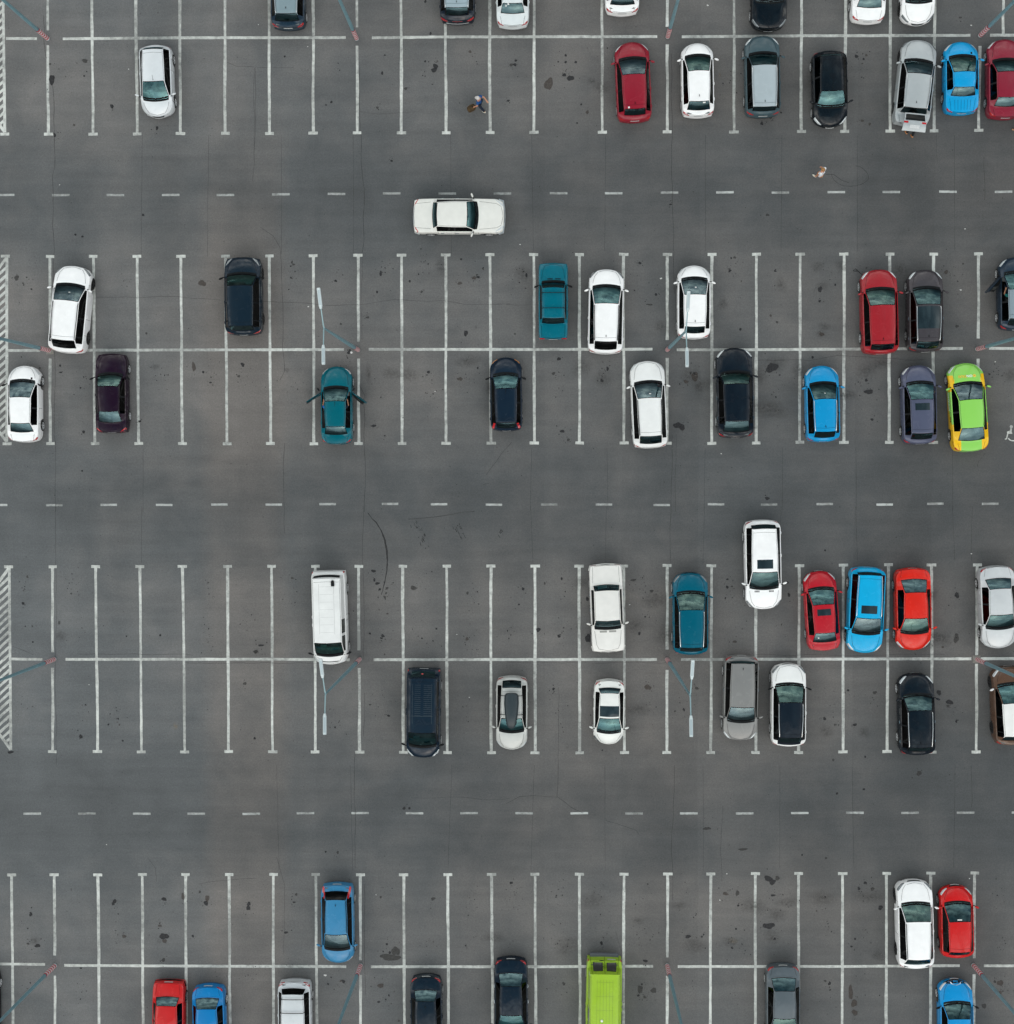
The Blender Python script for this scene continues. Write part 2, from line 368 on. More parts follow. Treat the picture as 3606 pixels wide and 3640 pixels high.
tag(bl.build('bay_lines', M_LINE, smooth=False), kind='structure')
tag(tb.build('bay_line_ends', M_LINE, smooth=False), kind='structure')
sp = MB()
for a in ((('11', 46, 285), ('11', 275, 286)), (('11', 466, 287), ('11', 1333, 280), ('12', 686, 278)), (('12', 880, 280), ('12', 1425, 273), ('13', 1117, 271)), (('13', 1299, 272), ('14', 340, 265), ('14', 1590, 262)), (('14', 1735, 261), ('14', 2300, 259)),
          (('21', 58, 720), ('21', 297, 720)), (('21', 455, 718), ('22', 125, 714), ('22', 673, 713)), (('22', 856, 711), ('23', 205, 712), ('23', 1082, 710)), (('23', 1262, 714), ('24', 6, 714), ('24', 1533, 704)), (('24', 1727, 705), ('24', 2300, 703)),
          (('31', 85, 1129), ('31', 316, 1131)), (('31', 487, 1131), ('32', 140, 1130), ('32', 716, 1134)), (('32', 893, 1134), ('33', 211, 1132), ('33', 1115, 1132)), (('33', 1293, 1132), ('34', 323, 1130), ('34', 1597, 1127)), (('34', 1666, 1127), ('34', 2300, 1125)),
          (('41', -300, 1467), ('41', 335, 1473)), (('41', 477, 1480), ('41', 1380, 1485), ('42', 690, 1489)), (('42', 872, 1490), ('43', 218, 1490), ('43', 1087, 1486)), (('43', 1269, 1489), ('44', 641, 1488), ('44', 1511, 1482)), (('44', 1689, 1483), ('44', 2300, 1483))):
    ribbon_flat(sp, [T(*q) for q in a], LW * 1.04, Z2, .008)
tag(sp.build('row_divider_lines', M_LINE, smooth=False), kind='structure')
ds = MB()
def dash(tl, x, y, w=129):
    a, b = T(tl, x - w / 2, y + random.uniform(-1.5, 1.5)), T(tl, x + w / 2, y + random.uniform(-2, 1))
    ribbon_flat(ds, [a, b], .125, Z1, .005, .12)
for tl, xs in (('11', ((43, 1443), (452, 1443), (855, 1443), (1264, 1443), (1669, 1441))), ('12', ((206, 1437), (618, 1435), (1026, 1430), (1437, 1431), (1845, 1431))), ('13', ((388, 1430), (795, 1429), (1208, 1425), (1618, 1423))), ('14', ((185, 1425), (598, 1420), (1005, 1421), (1424, 1418), (1835, 1419))),
               ('21', ((-5, 1863), (403, 1863), (806, 1862), (1216, 1861), (1624, 1860))), ('22', ((154, 1860), (552, 1856), (1014, 1854), (1376, 1857), (1782, 1860))), ('23', ((318, 1860), (723, 1859), (1150, 1862), (1552, 1857))), ('24', ((101, 1859), (513, 1856), (956, 1858), (1331, 1852), (1736, 1853))),
               ('41', ((240, 358), (645, 358), (1050, 359), (1453, 359), (1860, 360))), ('42', ((388, 355), (792, 355), (1195, 355), (1598, 355))), ('43', ((133, 356), (541, 355), (946, 357), (1351, 357), (1764, 356))), ('44', ((328, 353), (736, 352), (1143, 352), (1554, 350), (1960, 350)))):
    for x, y in xs: dash(tl, x, y, 122 if tl[0] == '2' else 130)
tag(ds.build('lane_dashes', M_DASHL, smooth=False), kind='structure')
# hatched islands by the left edge: right-hand edge measured, the rest mirrored out of the frame
hs = MB()
def hatch(pt, pb, right_out, lift=0.0):
    # pt, pb: the top and bottom vertex of the island; it widens to the left
    a, b = T(*pt), T(*pb); wid = 1.55
    ribbon_flat(hs, [a, b], .16, Z1, .010)
    l0 = Vector((a.x - wid, a.y - 2.1, 0)); l1 = Vector((b.x - wid, b.y + 2.1, 0))
    ribbon_flat(hs, [a, l0, l1, b], .16, Z2, .010)
    y = b.y + .7
    while y < a.y - .35:
        xr = a.x + (b.x - a.x) * (a.y - y) / (a.y - b.y)
        # the stripe falls to the lower left at about 42 degrees until it meets the left boundary
        q = None
        for s_ in range(1, 200):
            s2 = s_ * .02; yy = y - s2 * .9; xx = xr - s2
            if yy < l1.y: xl = xr - wid * max(0, (yy - b.y)) / 2.1
            elif yy > l0.y: xl = xr - wid * max(0, (a.y - yy)) / 2.1
            else: xl = xr - wid
            if xx <= xl: q = (xx, yy); break
        if q and xr - q[0] > .1: ribbon_flat(hs, [(xr, y), q], .15, Z3, .012, .2)
        y += .44
hatch(('11', 20, -420), ('11', 37, 978), 0)
hatch(('21', 52, 30), ('21', 52, 1396), 0)
hatch(('31', 70, 452), ('31', 82, 1800), 0)
for q in (('11', 37, 992), ('21', 42, 22), ('21', 55, 1409), ('31', 66, 447)):
    e = T(*q); ribbon_flat(hs, [(e.x - .26, e.y), (e.x + .26, e.y)], .165, Z3 + .003, .006, .12)
tag(hs.build('hatched_marking', M_LINE, smooth=False), kind='structure')
# wheelchair symbol
wc = MB()
def WZ(x, y): return G(3350 + x / 5.52, 1270 + y / 5.52)
c0 = WZ(1355, 1360); wc.add([(c0.x + .085 * math.cos(t * .524), c0.y + .085 * math.sin(t * .524), Z1) for t in range(12)], [tuple(range(12))])
ribbon_flat(wc, [WZ(1352, 1392), WZ(1345, 1478)], .095, Z1, .002, .1)
ribbon_flat(wc, [WZ(1372, 1490), WZ(1278, 1484)], .075, Z2, .002, .1)
ribbon_flat(wc, [WZ(1352, 1440), WZ(1268, 1470)], .045, Z3, .002, .1)
ribbon_flat(wc, [WZ(1288, 1480), WZ(1262, 1600), WZ(1226, 1606)], .07, Z3, .002, .1)
ribbon_flat(wc, [G(3350 + (1385 + 100 * math.cos(R(t))) / 5.52, 1270 + (1540 + 98 * math.sin(R(t))) / 5.52) for t in range(152, -62, -12)], .06, Z1, .002, .1)
tag(wc.build('wheelchair_marking', M_LINE, smooth=False), kind='structure')

# ------------------------------------------------------------------ stains, cracks, skid marks
def stainmat(name, col, alpha, soft=False):
    m = bpy.data.materials.new(name); m.use_nodes = True; t = m.node_tree; b = t.nodes['Principled BSDF']
    b.inputs['Base Color'].default_value = (*col, 1); b.inputs['Roughness'].default_value = .7
    geo = N(t, 'ShaderNodeNewGeometry'); n = N(t, 'ShaderNodeTexNoise'); n.inputs['Scale'].default_value = 7; n.inputs['Detail'].default_value = 5
    r = N(t, 'ShaderNodeMapRange'); r.inputs['From Min'].default_value = .3; r.inputs['From Max'].default_value = .68
    r.inputs['To Min'].default_value = alpha * (.1 if soft else .75); r.inputs['To Max'].default_value = alpha
    t.links.new(geo.outputs['Position'], n.inputs['Vector']); t.links.new(n.outputs['Fac'], r.inputs['Value'])
    if soft:
        at = N(t, 'ShaderNodeAttribute', attribute_name='edge'); mu = N(t, 'ShaderNodeMath', operation='MULTIPLY')
        t.links.new(r.outputs[0], mu.inputs[0]); t.links.new(at.outputs['Fac'], mu.inputs[1]); t.links.new(mu.outputs[0], b.inputs['Alpha'])
    else: t.links.new(r.outputs[0], b.inputs['Alpha'])
    return m
ST = [stainmat('fresh_oil', (.014, .014, .016), .93), stainmat('old_oil', (.030, .028, .026), .62), stainmat('rusty_stain', (.045, .030, .022), .55), stainmat('faint_patch', (.04, .037, .034), .45, True), stainmat('sandy_patch', (.30, .22, .12), .35, True), stainmat('litter_white', (.65, .65, .63), .95)]
sv, sf, sm, se = [], [], [], []
szi = [0]
def blob(x, y, rx, ry, mi, rot=0.0, n=None, lobes=None):
    szi[0] += 1; z = .0135 + (szi[0] % 400) * .00001
    n = n or (9 if max(rx, ry) < .05 else 22); k1, k2, k3 = (random.uniform(0, 6.28) for _ in range(3)); am = .16 if lobes is None else lobes
    b = len(sv); sv.append((x, y, z)); se.append(1.0)
    for i in range(n):
        a = 2 * math.pi * i / n; q = 1 + am * math.sin(2 * a + k1) + am * .8 * math.sin(3 * a + k2) + am * .5 * math.sin(5 * a + k3) + random.uniform(-.06, .06)
        px, py = rx * q * math.cos(a), ry * q * math.sin(a)
        sv.append((x + px * math.cos(rot) - py * math.sin(rot), y + px * math.sin(rot) + py * math.cos(rot), z)); se.append(0.0)
    for i in range(n): sf.append((b, b + 1 + i, b + 1 + (i + 1) % n)); sm.append(mi)
tm = K / 62.8
BIG = {'11': [(385, 590, 24, 32, 0), (830, 787, 13, 15, 0), (1163, 948, 11, 13, 0), (630, 450, 22, 14, 1), (550, 925, 9, 9, 2), (1060, 1590, 9, 9, 0), (560, 1735, 8, 8, 0), (612, 1750, 9, 8, 0), (407, 1000, 10, 14, 0), (372, 475, 9, 9, 1)],
 '12': [(1350, 490, 18, 17, 0), (1340, 518, 20, 18, 0), (580, 755, 9, 9, 0), (540, 777, 8, 5, 0), (1130, 655, 13, 9, 1), (1313, 248, 8, 10, 0), (235, 418, 7, 7, 0), (975, 408, 8, 5, 0), (920, 797, 11, 9, 1), (1605, 383, 12, 9, 2), (1274, 454, 7, 7, 0), (1888, 745, 10, 9, 0), (1025, 1190, 10, 7, 0), (1275, 10, 8, 12, 0)],
 '13': [(315, 620, 32, 42, 2), (430, 555, 13, 13, 0), (475, 578, 24, 20, 0), (440, 410, 8, 9, 0), (515, 460, 9, 9, 0), (440, 460, 9, 9, 0), (600, 830, 12, 13, 2), (385, 457, 6, 6, 0), (40, 480, 16, 10, 1), (630, 600, 34, 26, 3), (555, 773, 7, 7, 0), (525, 910, 7, 6, 0), (1215, 1512, 10, 6, 0), (1580, 555, 14, 24, 4), (1890, 915, 12, 10, 0)],
 '14': [(747, 417, 13, 13, 0), (800, 437, 8, 8, 0), (1515, 130, 14, 6, 1), (820, 408, 10, 8, 2), (110, 868, 11, 10, 0), (790, 893, 11, 9, 2), (845, 918, 9, 10, 2), (790, 470, 8, 5, 2), (190, 833, 7, 6, 0), (90, 1590, 16, 8, 1)],
 '21': [(125, 183, 19, 18, 1), (1497, 222, 28, 22, 2), (447, 832, 8, 9, 0), (450, 882, 10, 6, 0), (1435, 840, 14, 34, 2), (1505, 880, 9, 9, 0), (1768, 910, 10, 10, 1), (620, 1322, 12, 10, 0), (1035, 1243, 10, 8, 0), (1150, 840, 40, 26, 3), (610, 1610, 8, 6, 0), (1085, 593, 9, 8, 1)],
 '22': [(1575, 592, 14, 23, 0), (1650, 548, 13, 18, 3), (895, 1277, 15, 10, 0), (708, 735, 12, 11, 0), (717, 718, 9, 8, 0), (728, 735, 9, 8, 5), (945, 150, 10, 17, 0), (1635, 183, 16, 14, 2), (855, 890, 30, 90, 3), (612, 205, 11, 8, 0), (1160, 208, 8, 9, 0), (1248, 285, 10, 9, 1), (1530, 222, 17, 11, 2), (918, 287, 8, 9, 0), (650, 523, 9, 8, 1), (1540, 45, 8, 8, 0), (848, 475, 12, 9, 1), (1150, 900, 90, 60, 3), (250, 865, 26, 20, 3), (1530, 930, 20, 14, 2), (1298, 880, 10, 12, 0), (975, 1350, 6, 6, 0), (1020, 890, 80, 50, 3)],
 '23': [(150, 163, 8, 16, 0), (990, 73, 11, 9, 0), (1108, 306, 10, 9, 0), (390, 782, 17, 10, 0), (415, 1317, 20, 9, 0), (1275, 1275, 38, 22, 0), (1300, 1290, 18, 22, 0), (1395, 912, 28, 30, 2), (1655, 130, 11, 8, 0), (1732, 563, 9, 10, 0), (750, 855, 10, 14, 0), (350, 890, 13, 11, 1), (708, 942, 11, 12, 0), (720, 930, 90, 70, 3), (460, 1380, 11, 11, 1), (1060, 380, 26, 6, 1), (1390, 890, 8, 12, 0), (1360, 900, 90, 70, 3), (65, 597, 7, 7, 1), (1330, 950, 18, 12, 2)],
 '24': [(125, 845, 38, 34, 0), (100, 862, 22, 20, 0), (478, 268, 15, 20, 0), (838, 1025, 30, 18, 0), (485, 600, 50, 34, 3), (490, 600, 18, 14, 2), (820, 870, 90, 70, 3), (87, 1813, 15, 13, 0), (1410, 140, 13, 16, 2), (590, 234, 7, 8, 0), (475, 355, 10, 8, 0), (422, 770, 9, 9, 0), (113, 462, 9, 10, 2), (30, 900, 70, 80, 3), (820, 940, 12, 10, 0), (862, 1230, 12, 8, 0), (1490, 540, 12, 12, 1), (1890, 900, 60, 60, 3), (160, 510, 9, 9, 1)],
 '31': [(173, 717, 11, 10, 0), (1187, 953, 8, 8, 0), (1812, 1310, 13, 12, 1), (600, 1702, 15, 14, 0), (910, 1733, 8, 7, 0), (1300, 1625, 26, 34, 4), (937, 960, 6, 6, 0), (1895, 1075, 14, 13, 1), (80, 1818, 22, 10, 0), (440, 860, 9, 14, 1), (245, 1003, 7, 6, 0), (1885, 1715, 9, 9, 0), (450, 960, 50, 50, 3)],
 '32': [(892, 478, 17, 10, 0), (920, 570, 18, 9, 0), (1187, 603, 20, 17, 1), (960, 958, 11, 10, 0), (865, 940, 8, 8, 0), (60, 1028, 20, 8, 0), (1003, 1548, 11, 8, 0), (975, 670, 10, 10, 1), (20, 1075, 14, 16, 1), (938, 613, 8, 9, 0), (898, 543, 8, 12, 0), (290, 530, 10, 8, 2), (950, 975, 10, 6, 0), (1583, 980, 13, 12, 2), (1357, 905, 7, 7, 0), (1250, 976, 6, 6, 0), (995, 793, 9, 6, 2)],
 '33': [(605, 975, 18, 34, 0), (1047, 1338, 24, 20, 2), (1635, 597, 10, 11, 0), (237, 913, 15, 17, 0), (390, 960, 12, 11, 0), (985, 940, 9, 12, 0), (350, 1350, 10, 9, 0), (1355, 1383, 18, 9, 0), (125, 610, 10, 12, 0), (285, 570, 7, 10, 1), (940, 545, 24, 8, 1), (1075, 626, 16, 9, 1), (455, 1780, 14, 16, 3), (712, 1803, 6, 6, 0), (600, 685, 10, 16, 0), (1410, 1345, 14, 11, 1), (1690, 1000, 14, 10, 2), (560, 560, 60, 60, 3), (960, 880, 80, 80, 3)],
 '34': [(1490, 658, 17, 20, 0), (1485, 975, 18, 36, 1), (1357, 1377, 16, 19, 0), (1435, 1447, 25, 18, 0), (735, 1615, 15, 10, 0), (883, 1377, 14, 12, 1), (512, 1570, 12, 11, 0), (812, 1852, 7, 8, 0), (248, 655, 10, 14, 0), (237, 563, 9, 8, 0), (685, 1360, 11, 7, 0), (515, 325, 8, 7, 0), (575, 1875, 9, 9, 1), (1385, 1040, 9, 8, 2), (1300, 650, 60, 60, 3), (1400, 990, 60, 60, 3), (590, 1615, 10, 8, 1)],
 '41': [(850, 1005, 15, 13, 0), (840, 1020, 12, 16, 0), (1215, 990, 18, 14, 0), (1535, 985, 18, 22, 2), (1525, 1020, 16, 18, 0), (1838, 1055, 17, 16, 0), (1842, 1025, 13, 16, 0), (1215, 1265, 33, 24, 0), (1220, 1300, 16, 16, 2), (1428, 1263, 10, 9, 0), (280, 1335, 20, 14, 0), (920, 1265, 15, 15, 2), (1180, 1300, 26, 22, 3), (1355, 970, 12, 26, 2), (1480, 937, 9, 10, 1), (600, 1500, 9, 6, 0), (260, 1300, 50, 50, 3), (1210, 1440, 14, 14, 1), (210, 1320, 12, 8, 1), (1185, 1187, 14, 10, 2)],
 '42': [(1015, 1420, 78, 24, 1), (1055, 1375, 30, 36, 1), (945, 1630, 22, 19, 2), (930, 1750, 13, 6, 0), (245, 1237, 14, 9, 0), (990, 1323, 8, 8, 0), (538, 640, 7, 7, 0), (1118, 318, 10, 12, 0), (1157, 318, 8, 10, 0), (320, 955, 11, 10, 1), (1012, 1385, 9, 10, 0), (945, 975, 8, 10, 1), (627, 645, 10, 10, 1), (1905, 870, 7, 9, 0), (305, 1013, 10, 6, 0), (963, 1377, 6, 6, 0)],
 '43': [(1345, 1267, 21, 12, 0), (990, 1655, 22, 26, 1), (1090, 1665, 24, 18, 1), (1030, 1447, 18, 10, 0), (1447, 1268, 7, 7, 0), (1622, 950, 20, 13, 2), (1710, 945, 15, 18, 1), (1485, 468, 30, 10, 1), (40, 870, 10, 9, 0), (705, 1315, 10, 14, 0), (1716, 1037, 8, 8, 0), (978, 1703, 10, 8, 0), (1003, 1620, 7, 7, 0), (1680, 1300, 40, 24, 4), (1750, 622, 34, 9, 1), (1700, 1210, 8, 7, 0), (1910, 1185, 12, 16, 0), (1025, 1715, 12, 10, 1)],
 '44': [(95, 838, 30, 20, 0), (125, 862, 26, 18, 0), (162, 835, 18, 16, 1), (100, 1188, 44, 21, 0), (925, 1053, 17, 17, 0), (865, 915, 16, 12, 1), (765, 912, 11, 12, 0), (812, 870, 12, 11, 0), (705, 1680, 18, 50, 2), (730, 1760, 24, 26, 2), (735, 1830, 22, 22, 2), (1810, 1610, 22, 24, 2), (1770, 1600, 11, 10, 1), (345, 663, 7, 7, 0), (522, 687, 9, 8, 1), (737, 1284, 8, 8, 0), (802, 178, 9, 8, 0), (603, 209, 9, 8, 0), (710, 1340, 10, 6, 0), (130, 962, 16, 8, 0), (143, 1283, 8, 9, 0), (1210, 60, 18, 18, 1), (1808, 1683, 14, 14, 2), (1690, 1780, 20, 16, 1)]}
for tl, L_ in BIG.items():
    for x, y, a, b, mi in L_:
        p = T(tl, x, y); blob(p.x, p.y, a * tm, b * tm, mi, lobes=.05 if mi >= 3 else .13 if a > 9 else .08)
        if mi in (0, 1, 2) and a > 9:
            for _ in range(random.randint(2, 6)):
                q = random.uniform(1.3, 3.5) * max(a, b) * tm; an = random.uniform(0, 6.28); r0 = random.uniform(.01, .035)
                blob(p.x + q * math.cos(an), p.y + q * math.sin(an), r0, r0 * random.uniform(.7, 1.2), random.choice((0, 1, mi)))
for ynx, cnt in ((985, 16), (1120, 8), (1330, 26), (1420, 12), (2100, 12), (2270, 14), (2560, 14), (3230, 14), (3370, 16), (330, 10)):
    for _ in range(cnt):
        px = random.triangular(1300, 3600, 3100); c = G(px, ynx + random.uniform(-45, 45)); 
        if random.random() < .5: blob(c.x, c.y, random.uniform(.35, 1.1), random.uniform(.25, .7), 3, lobes=.10)
# drip clusters under where engines stand, one or two per bay
xl, xr = G(60, 1800).x, G(3600, 1800).x
for ynx, dens in ((250, .5), (985, 1.0), (1345, 1.2), (2090, 1.0), (2230, .9), (2520, 1.0), (3200, 1.0), (3330, 1.1), (3500, .8)):
    for i in range(23):
        px = 110 + i * 156.5
        if px < 1150 and random.random() > .45 * dens + .12: continue
        c = G(px + random.uniform(-22, 22), ynx + random.uniform(-40, 40)); n = int(random.uniform(4, 20) * dens)
        for _ in range(n):
            r0 = abs(random.gauss(0, .016)) + .009
            if random.random() < .07: r0 *= 2.2
            blob(c.x + random.gauss(0, .30), c.y + random.gauss(0, .45), r0, r0 * random.uniform(.7, 1.3), random.choices((0, 1, 2), (5, 4, 2))[0])
for _ in range(1300):
    c = G(random.uniform(0, PW), random.uniform(0, PH)); r0 = random.uniform(.008, .026)
    blob(c.x, c.y, r0, r0 * random.uniform(.6, 1.3), random.choice((0, 1, 1)))
for tl, x, y, r0 in (('12', 40, 182, 4), ('11', 443, 1367, 4), ('11', 953, 512, 5), ('12', 405, 345, 4), ('22', 410, 395, 6), ('23', 1145, 187, 8), ('24', 1518, 272, 7), ('13', 1490, 40, 7), ('14', 1595, 188, 6), ('22', 1347, 1023, 4), ('33', 913, 727, 5), ('34', 1597, 350, 5), ('42', 535, 1553, 10), ('42', 910, 958, 4), ('43', 1632, 803, 5), ('43', 1580, 997, 5), ('44', 1583, 838, 5), ('23', 1590, 1483, 5), ('32', 1600, 1412, 4), ('13', 103, 1808, 5), ('14', 1550, 1693, 5), ('41', 790, 587, 4), ('24', 1773, 803, 5), ('31', 660, 1318, 4), ('32', 1508, 947, 4)):
    p = T(tl, x, y); blob(p.x, p.y, r0 * tm, r0 * tm * .7, 5)
me = bpy.data.meshes.new('oil_stains'); me.from_pydata(sv, [], sf)
for m in ST: me.materials.append(m)
me.polygons.foreach_set('material_index', sm)
at = me.attributes.new('edge', 'FLOAT', 'POINT'); at.data.foreach_set('value', se)
o = link('oil_stains', me); tag(o, kind='structure')
ck = MB(); M_CR = stainmat('crack', (.045, .043, .042), .75); M_SKID = stainmat('tyre_mark', (.02, .02, .021), .85); M_SEAM = stainmat('paving_seam', (.055, .055, .055), .75)
def crack(pts, w=.018, mi=0, wob=.035, z=.010):
    P = [T(*p) for p in pts]; out = [P[0]]
    for a, b in zip(P, P[1:]):
        n = max(1, int((b - a).length / .45)); d = (b - a).normalized(); s_ = Vector((-d.y, d.x, 0)); w0 = 0
        for i in range(1, n + 1):
            w0 = w0 * .7 + random.uniform(-wob, wob)
            out.append(a.lerp(b, i / n) + s_ * (w0 if i < n else 0))
    ribbon_flat(ck, out, w, z, w * .25, .25, mi)
for pts, w in ((((('11', 322, 110), ('11', 325, 290), ('11', 345, 430)), .02)), ((('11', 388, 620), ('11', 402, 760), ('11', 405, 1000), ('11', 408, 1230), ('11', 390, 1300), ('11', 398, 1914)), .022),
    ((('11', 398, 1914), ('21', 412, 1400), ('21', 412, 1914)), .016), ((('31', 417, -20), ('31', 413, 430), ('31', 420, 1800), ('31', 420, 1914)), .014),
    ((('12', 790, 500), ('12', 800, 1200), ('12', 822, 1390), ('12', 815, 1600), ('12', 822, 1780), ('12', 805, 1880)), .02), ((('12', 10, 500), ('12', 12, 1200)), .014),
    ((('12', 55, 1680), ('12', 150, 1745), ('12', 200, 1830), ('22', 210, 60), ('22', 222, 380), ('22', 218, 700), ('22', 235, 870), ('22', 200, 940)), .018),
    ((('22', 235, 1400), ('22', 228, 1640), ('22', 232, 1914), ('32', 235, 200)), .016), ((('22', 808, 30), ('22', 806, 640)), .014), ((('22', 790, 980), ('22', 826, 1050), ('22', 822, 1300), ('22', 830, 1600), ('22', 825, 1914)), .02),
    ((('32', 815, 0), ('32', 818, 560), ('32', 820, 1140)), .016), ((('32', 825, 1380), ('32', 818, 1700)), .014), ((('42', 755, -100), ('42', 757, 360), ('42', 756, 760)), .02), ((('42', 175, 680), ('42', 232, 880), ('42', 228, 1400)), .014), ((('42', 822, 880), ('42', 825, 1400), ('42', 830, 1700)), .018),
    ((('13', 1222, 400), ('13', 1225, 1200), ('13', 1235, 1800), ('23', 1245, 300)), .02), ((('23', 1228, 1340), ('23', 1220, 1914), ('33', 1215, 420)), .016), ((('23', 1258, 1340), ('23', 1252, 1914)), .012), ((('43', 1245, 0), ('43', 1225, 500), ('43', 1232, 1000)), .016),
    ((('43', 385, 0), ('43', 376, 232), ('43', 480, 312), ('43', 570, 355)), .02), ((('43', 376, 236), ('43', 200, 225), ('43', 100, 232), ('43', 0, 285)), .018), ((('43', 1602, 300), ('43', 1590, 700), ('43', 1595, 860)), .014), ((('43', 740, 410), ('43', 900, 460), ('43', 960, 480), ('43', 990, 520)), .014),
    ((('33', 388, 1340), ('33', 386, 1914)), .014), ((('21', 720, 325), ('21', 1000, 328), ('21', 1300, 320), ('21', 1640, 348)), .012), ((('22', 60, 355), ('22', 400, 370), ('22', 520, 385), ('22', 780, 382), ('22', 1100, 345), ('22', 1400, 350), ('22', 1560, 378), ('22', 1900, 375)), .014),
    ((('23', 0, 378), ('23', 180, 382)), .012), ((('24', 0, 792), ('24', 400, 795), ('24', 620, 755), ('24', 900, 775), ('24', 1100, 790), ('24', 1260, 785)), .014), ((('31', 95, 1035), ('31', 250, 1098)), .014), ((('31', 595, 1093), ('31', 1000, 1090), ('31', 1430, 1100)), .014), ((('31', 1370, 1155), ('31', 1914, 1158), ('32', 700, 1160)), .014),
    ((('22', 1914, 1398), ('22', 1840, 1480), ('22', 1760, 1590), ('22', 1725, 1640)), .018), ((('22', 1750, 1700), ('22', 1700, 1712)), .014), ((('14', 1690, 1160), ('14', 1695, 1480)), .018), ((('14', 1340, 980), ('14', 1345, 1200)), .012), ((('34', 1605, 0), ('34', 1600, 400)), .012), ((('44', 1595, 0), ('44', 1598, 310)), .014), ((('41', 1470, 880), ('41', 1620, 855), ('41', 1900, 835)), .014),
    ((('34', 0, 1095), ('34', 500, 1098), ('34', 1400, 1095)), .012), ((('33', 0, 1150), ('33', 1200, 1155)), .012), ((('42', 1170, 240), ('42', 1500, 235), ('42', 1700, 255), ('42', 1900, 245)), .010), ((('41', 1100, 690), ('41', 1150, 760), ('41', 1160, 860)), .012), ((('43', 810, 1230), ('43', 850, 1370), ('43', 858, 1480)), .014),
    ((('11', 1680, 460), ('11', 1750, 490), ('12', 10, 495), ('12', 300, 500)), .012), ((('11', 1890, 500), ('11', 1885, 1200), ('11', 1870, 1340)), .014), ((('12', 790, 825), ('12', 1000, 842), ('12', 1150, 835)), .010), ((('24', 1700, 1480), ('24', 1650, 1540), ('24', 1640, 1580)), .014)):
    crack(pts, w)
for x in (1055, 1545): crack([('11', x, 1000), ('11', x - 10, 1900)], .012, 2, .01)
for x, y0, y1 in ((1060, 1450, 1914), (230, 0, 0), (1545, 0, 0)):
    if y1: crack([('21', x, y0), ('21', x, y1)], .012, 2, .01); crack([('31', x - 10, 0), ('31', x - 10, 420)], .012, 2, .01)
for c, y0, y1 in (('12', 1000, 1880), ('13', 1000, 1860), ('23', 1440, 1900), ('33', 0, 420), ('43', 0, 780), ('42', 0, 780), ('14', 1000, 1860), ('24', 1440, 1900), ('34', 0, 400), ('44', 0, 760)):
    for x in (195, 735, 1460): crack([(c, x + random.uniform(-20, 20), y0), (c, x + random.uniform(-20, 20), y1)], .012, 2, .008)
sk = [T('32', *p) for p in ((852, 50), (880, 90), (910, 118), (950, 180), (975, 250), (990, 330), (995, 400), (990, 470), (975, 560), (950, 655))]
ribbon_flat(ck, sk, .06, .0105, .012, .12, 1, ws=[(0, .03), (.2, .06), (.45, .11), (.65, .06), (.8, .05), (1, .03)])
for cx, cy, n in ((1215, 140, 9), (1250, 215, 10), (1275, 270, 6), (1515, 150, 8), (1540, 215, 7), (1825, 180, 5)):
    for _ in range(n):
        p = T('32', cx + random.gauss(0, 16), cy + random.gauss(0, 22)); a = random.uniform(-1.3, -.9); q = random.uniform(.06, .22)
        ribbon_flat(ck, [(p.x, p.y), (p.x + q * math.cos(a), p.y + q * math.sin(a))], random.uniform(.015, .035), .0108 + random.random() * .001, .006, .1, 1)
crack([('32', 1150, 95), ('32', 1400, 70), ('32', 1560, 42), ('32', 1640, 38)], .03, 2, .02)
lp = [('14', 700 + 135 * math.cos(R(t_)) + 6 * math.sin(R(t_ * 3)), 1300 + 78 * math.sin(R(t_))) for t_ in range(190, -75, -12)]
crack(lp, .022, 2, .02); crack([('14', 520, 1290), ('14', 580, 1292), ('14', 640, 1335), ('14', 690, 1350)], .03, 2, .02)
crack([('24', 722, 130), ('24', 740, 115), ('24', 790, 160), ('24', 760, 135), ('24', 725, 132)], .035, 1, .02)
tag(ck.build('cracks_and_tyre_marks', [M_CR, M_SKID, M_SEAM], smooth=False), kind='structure')

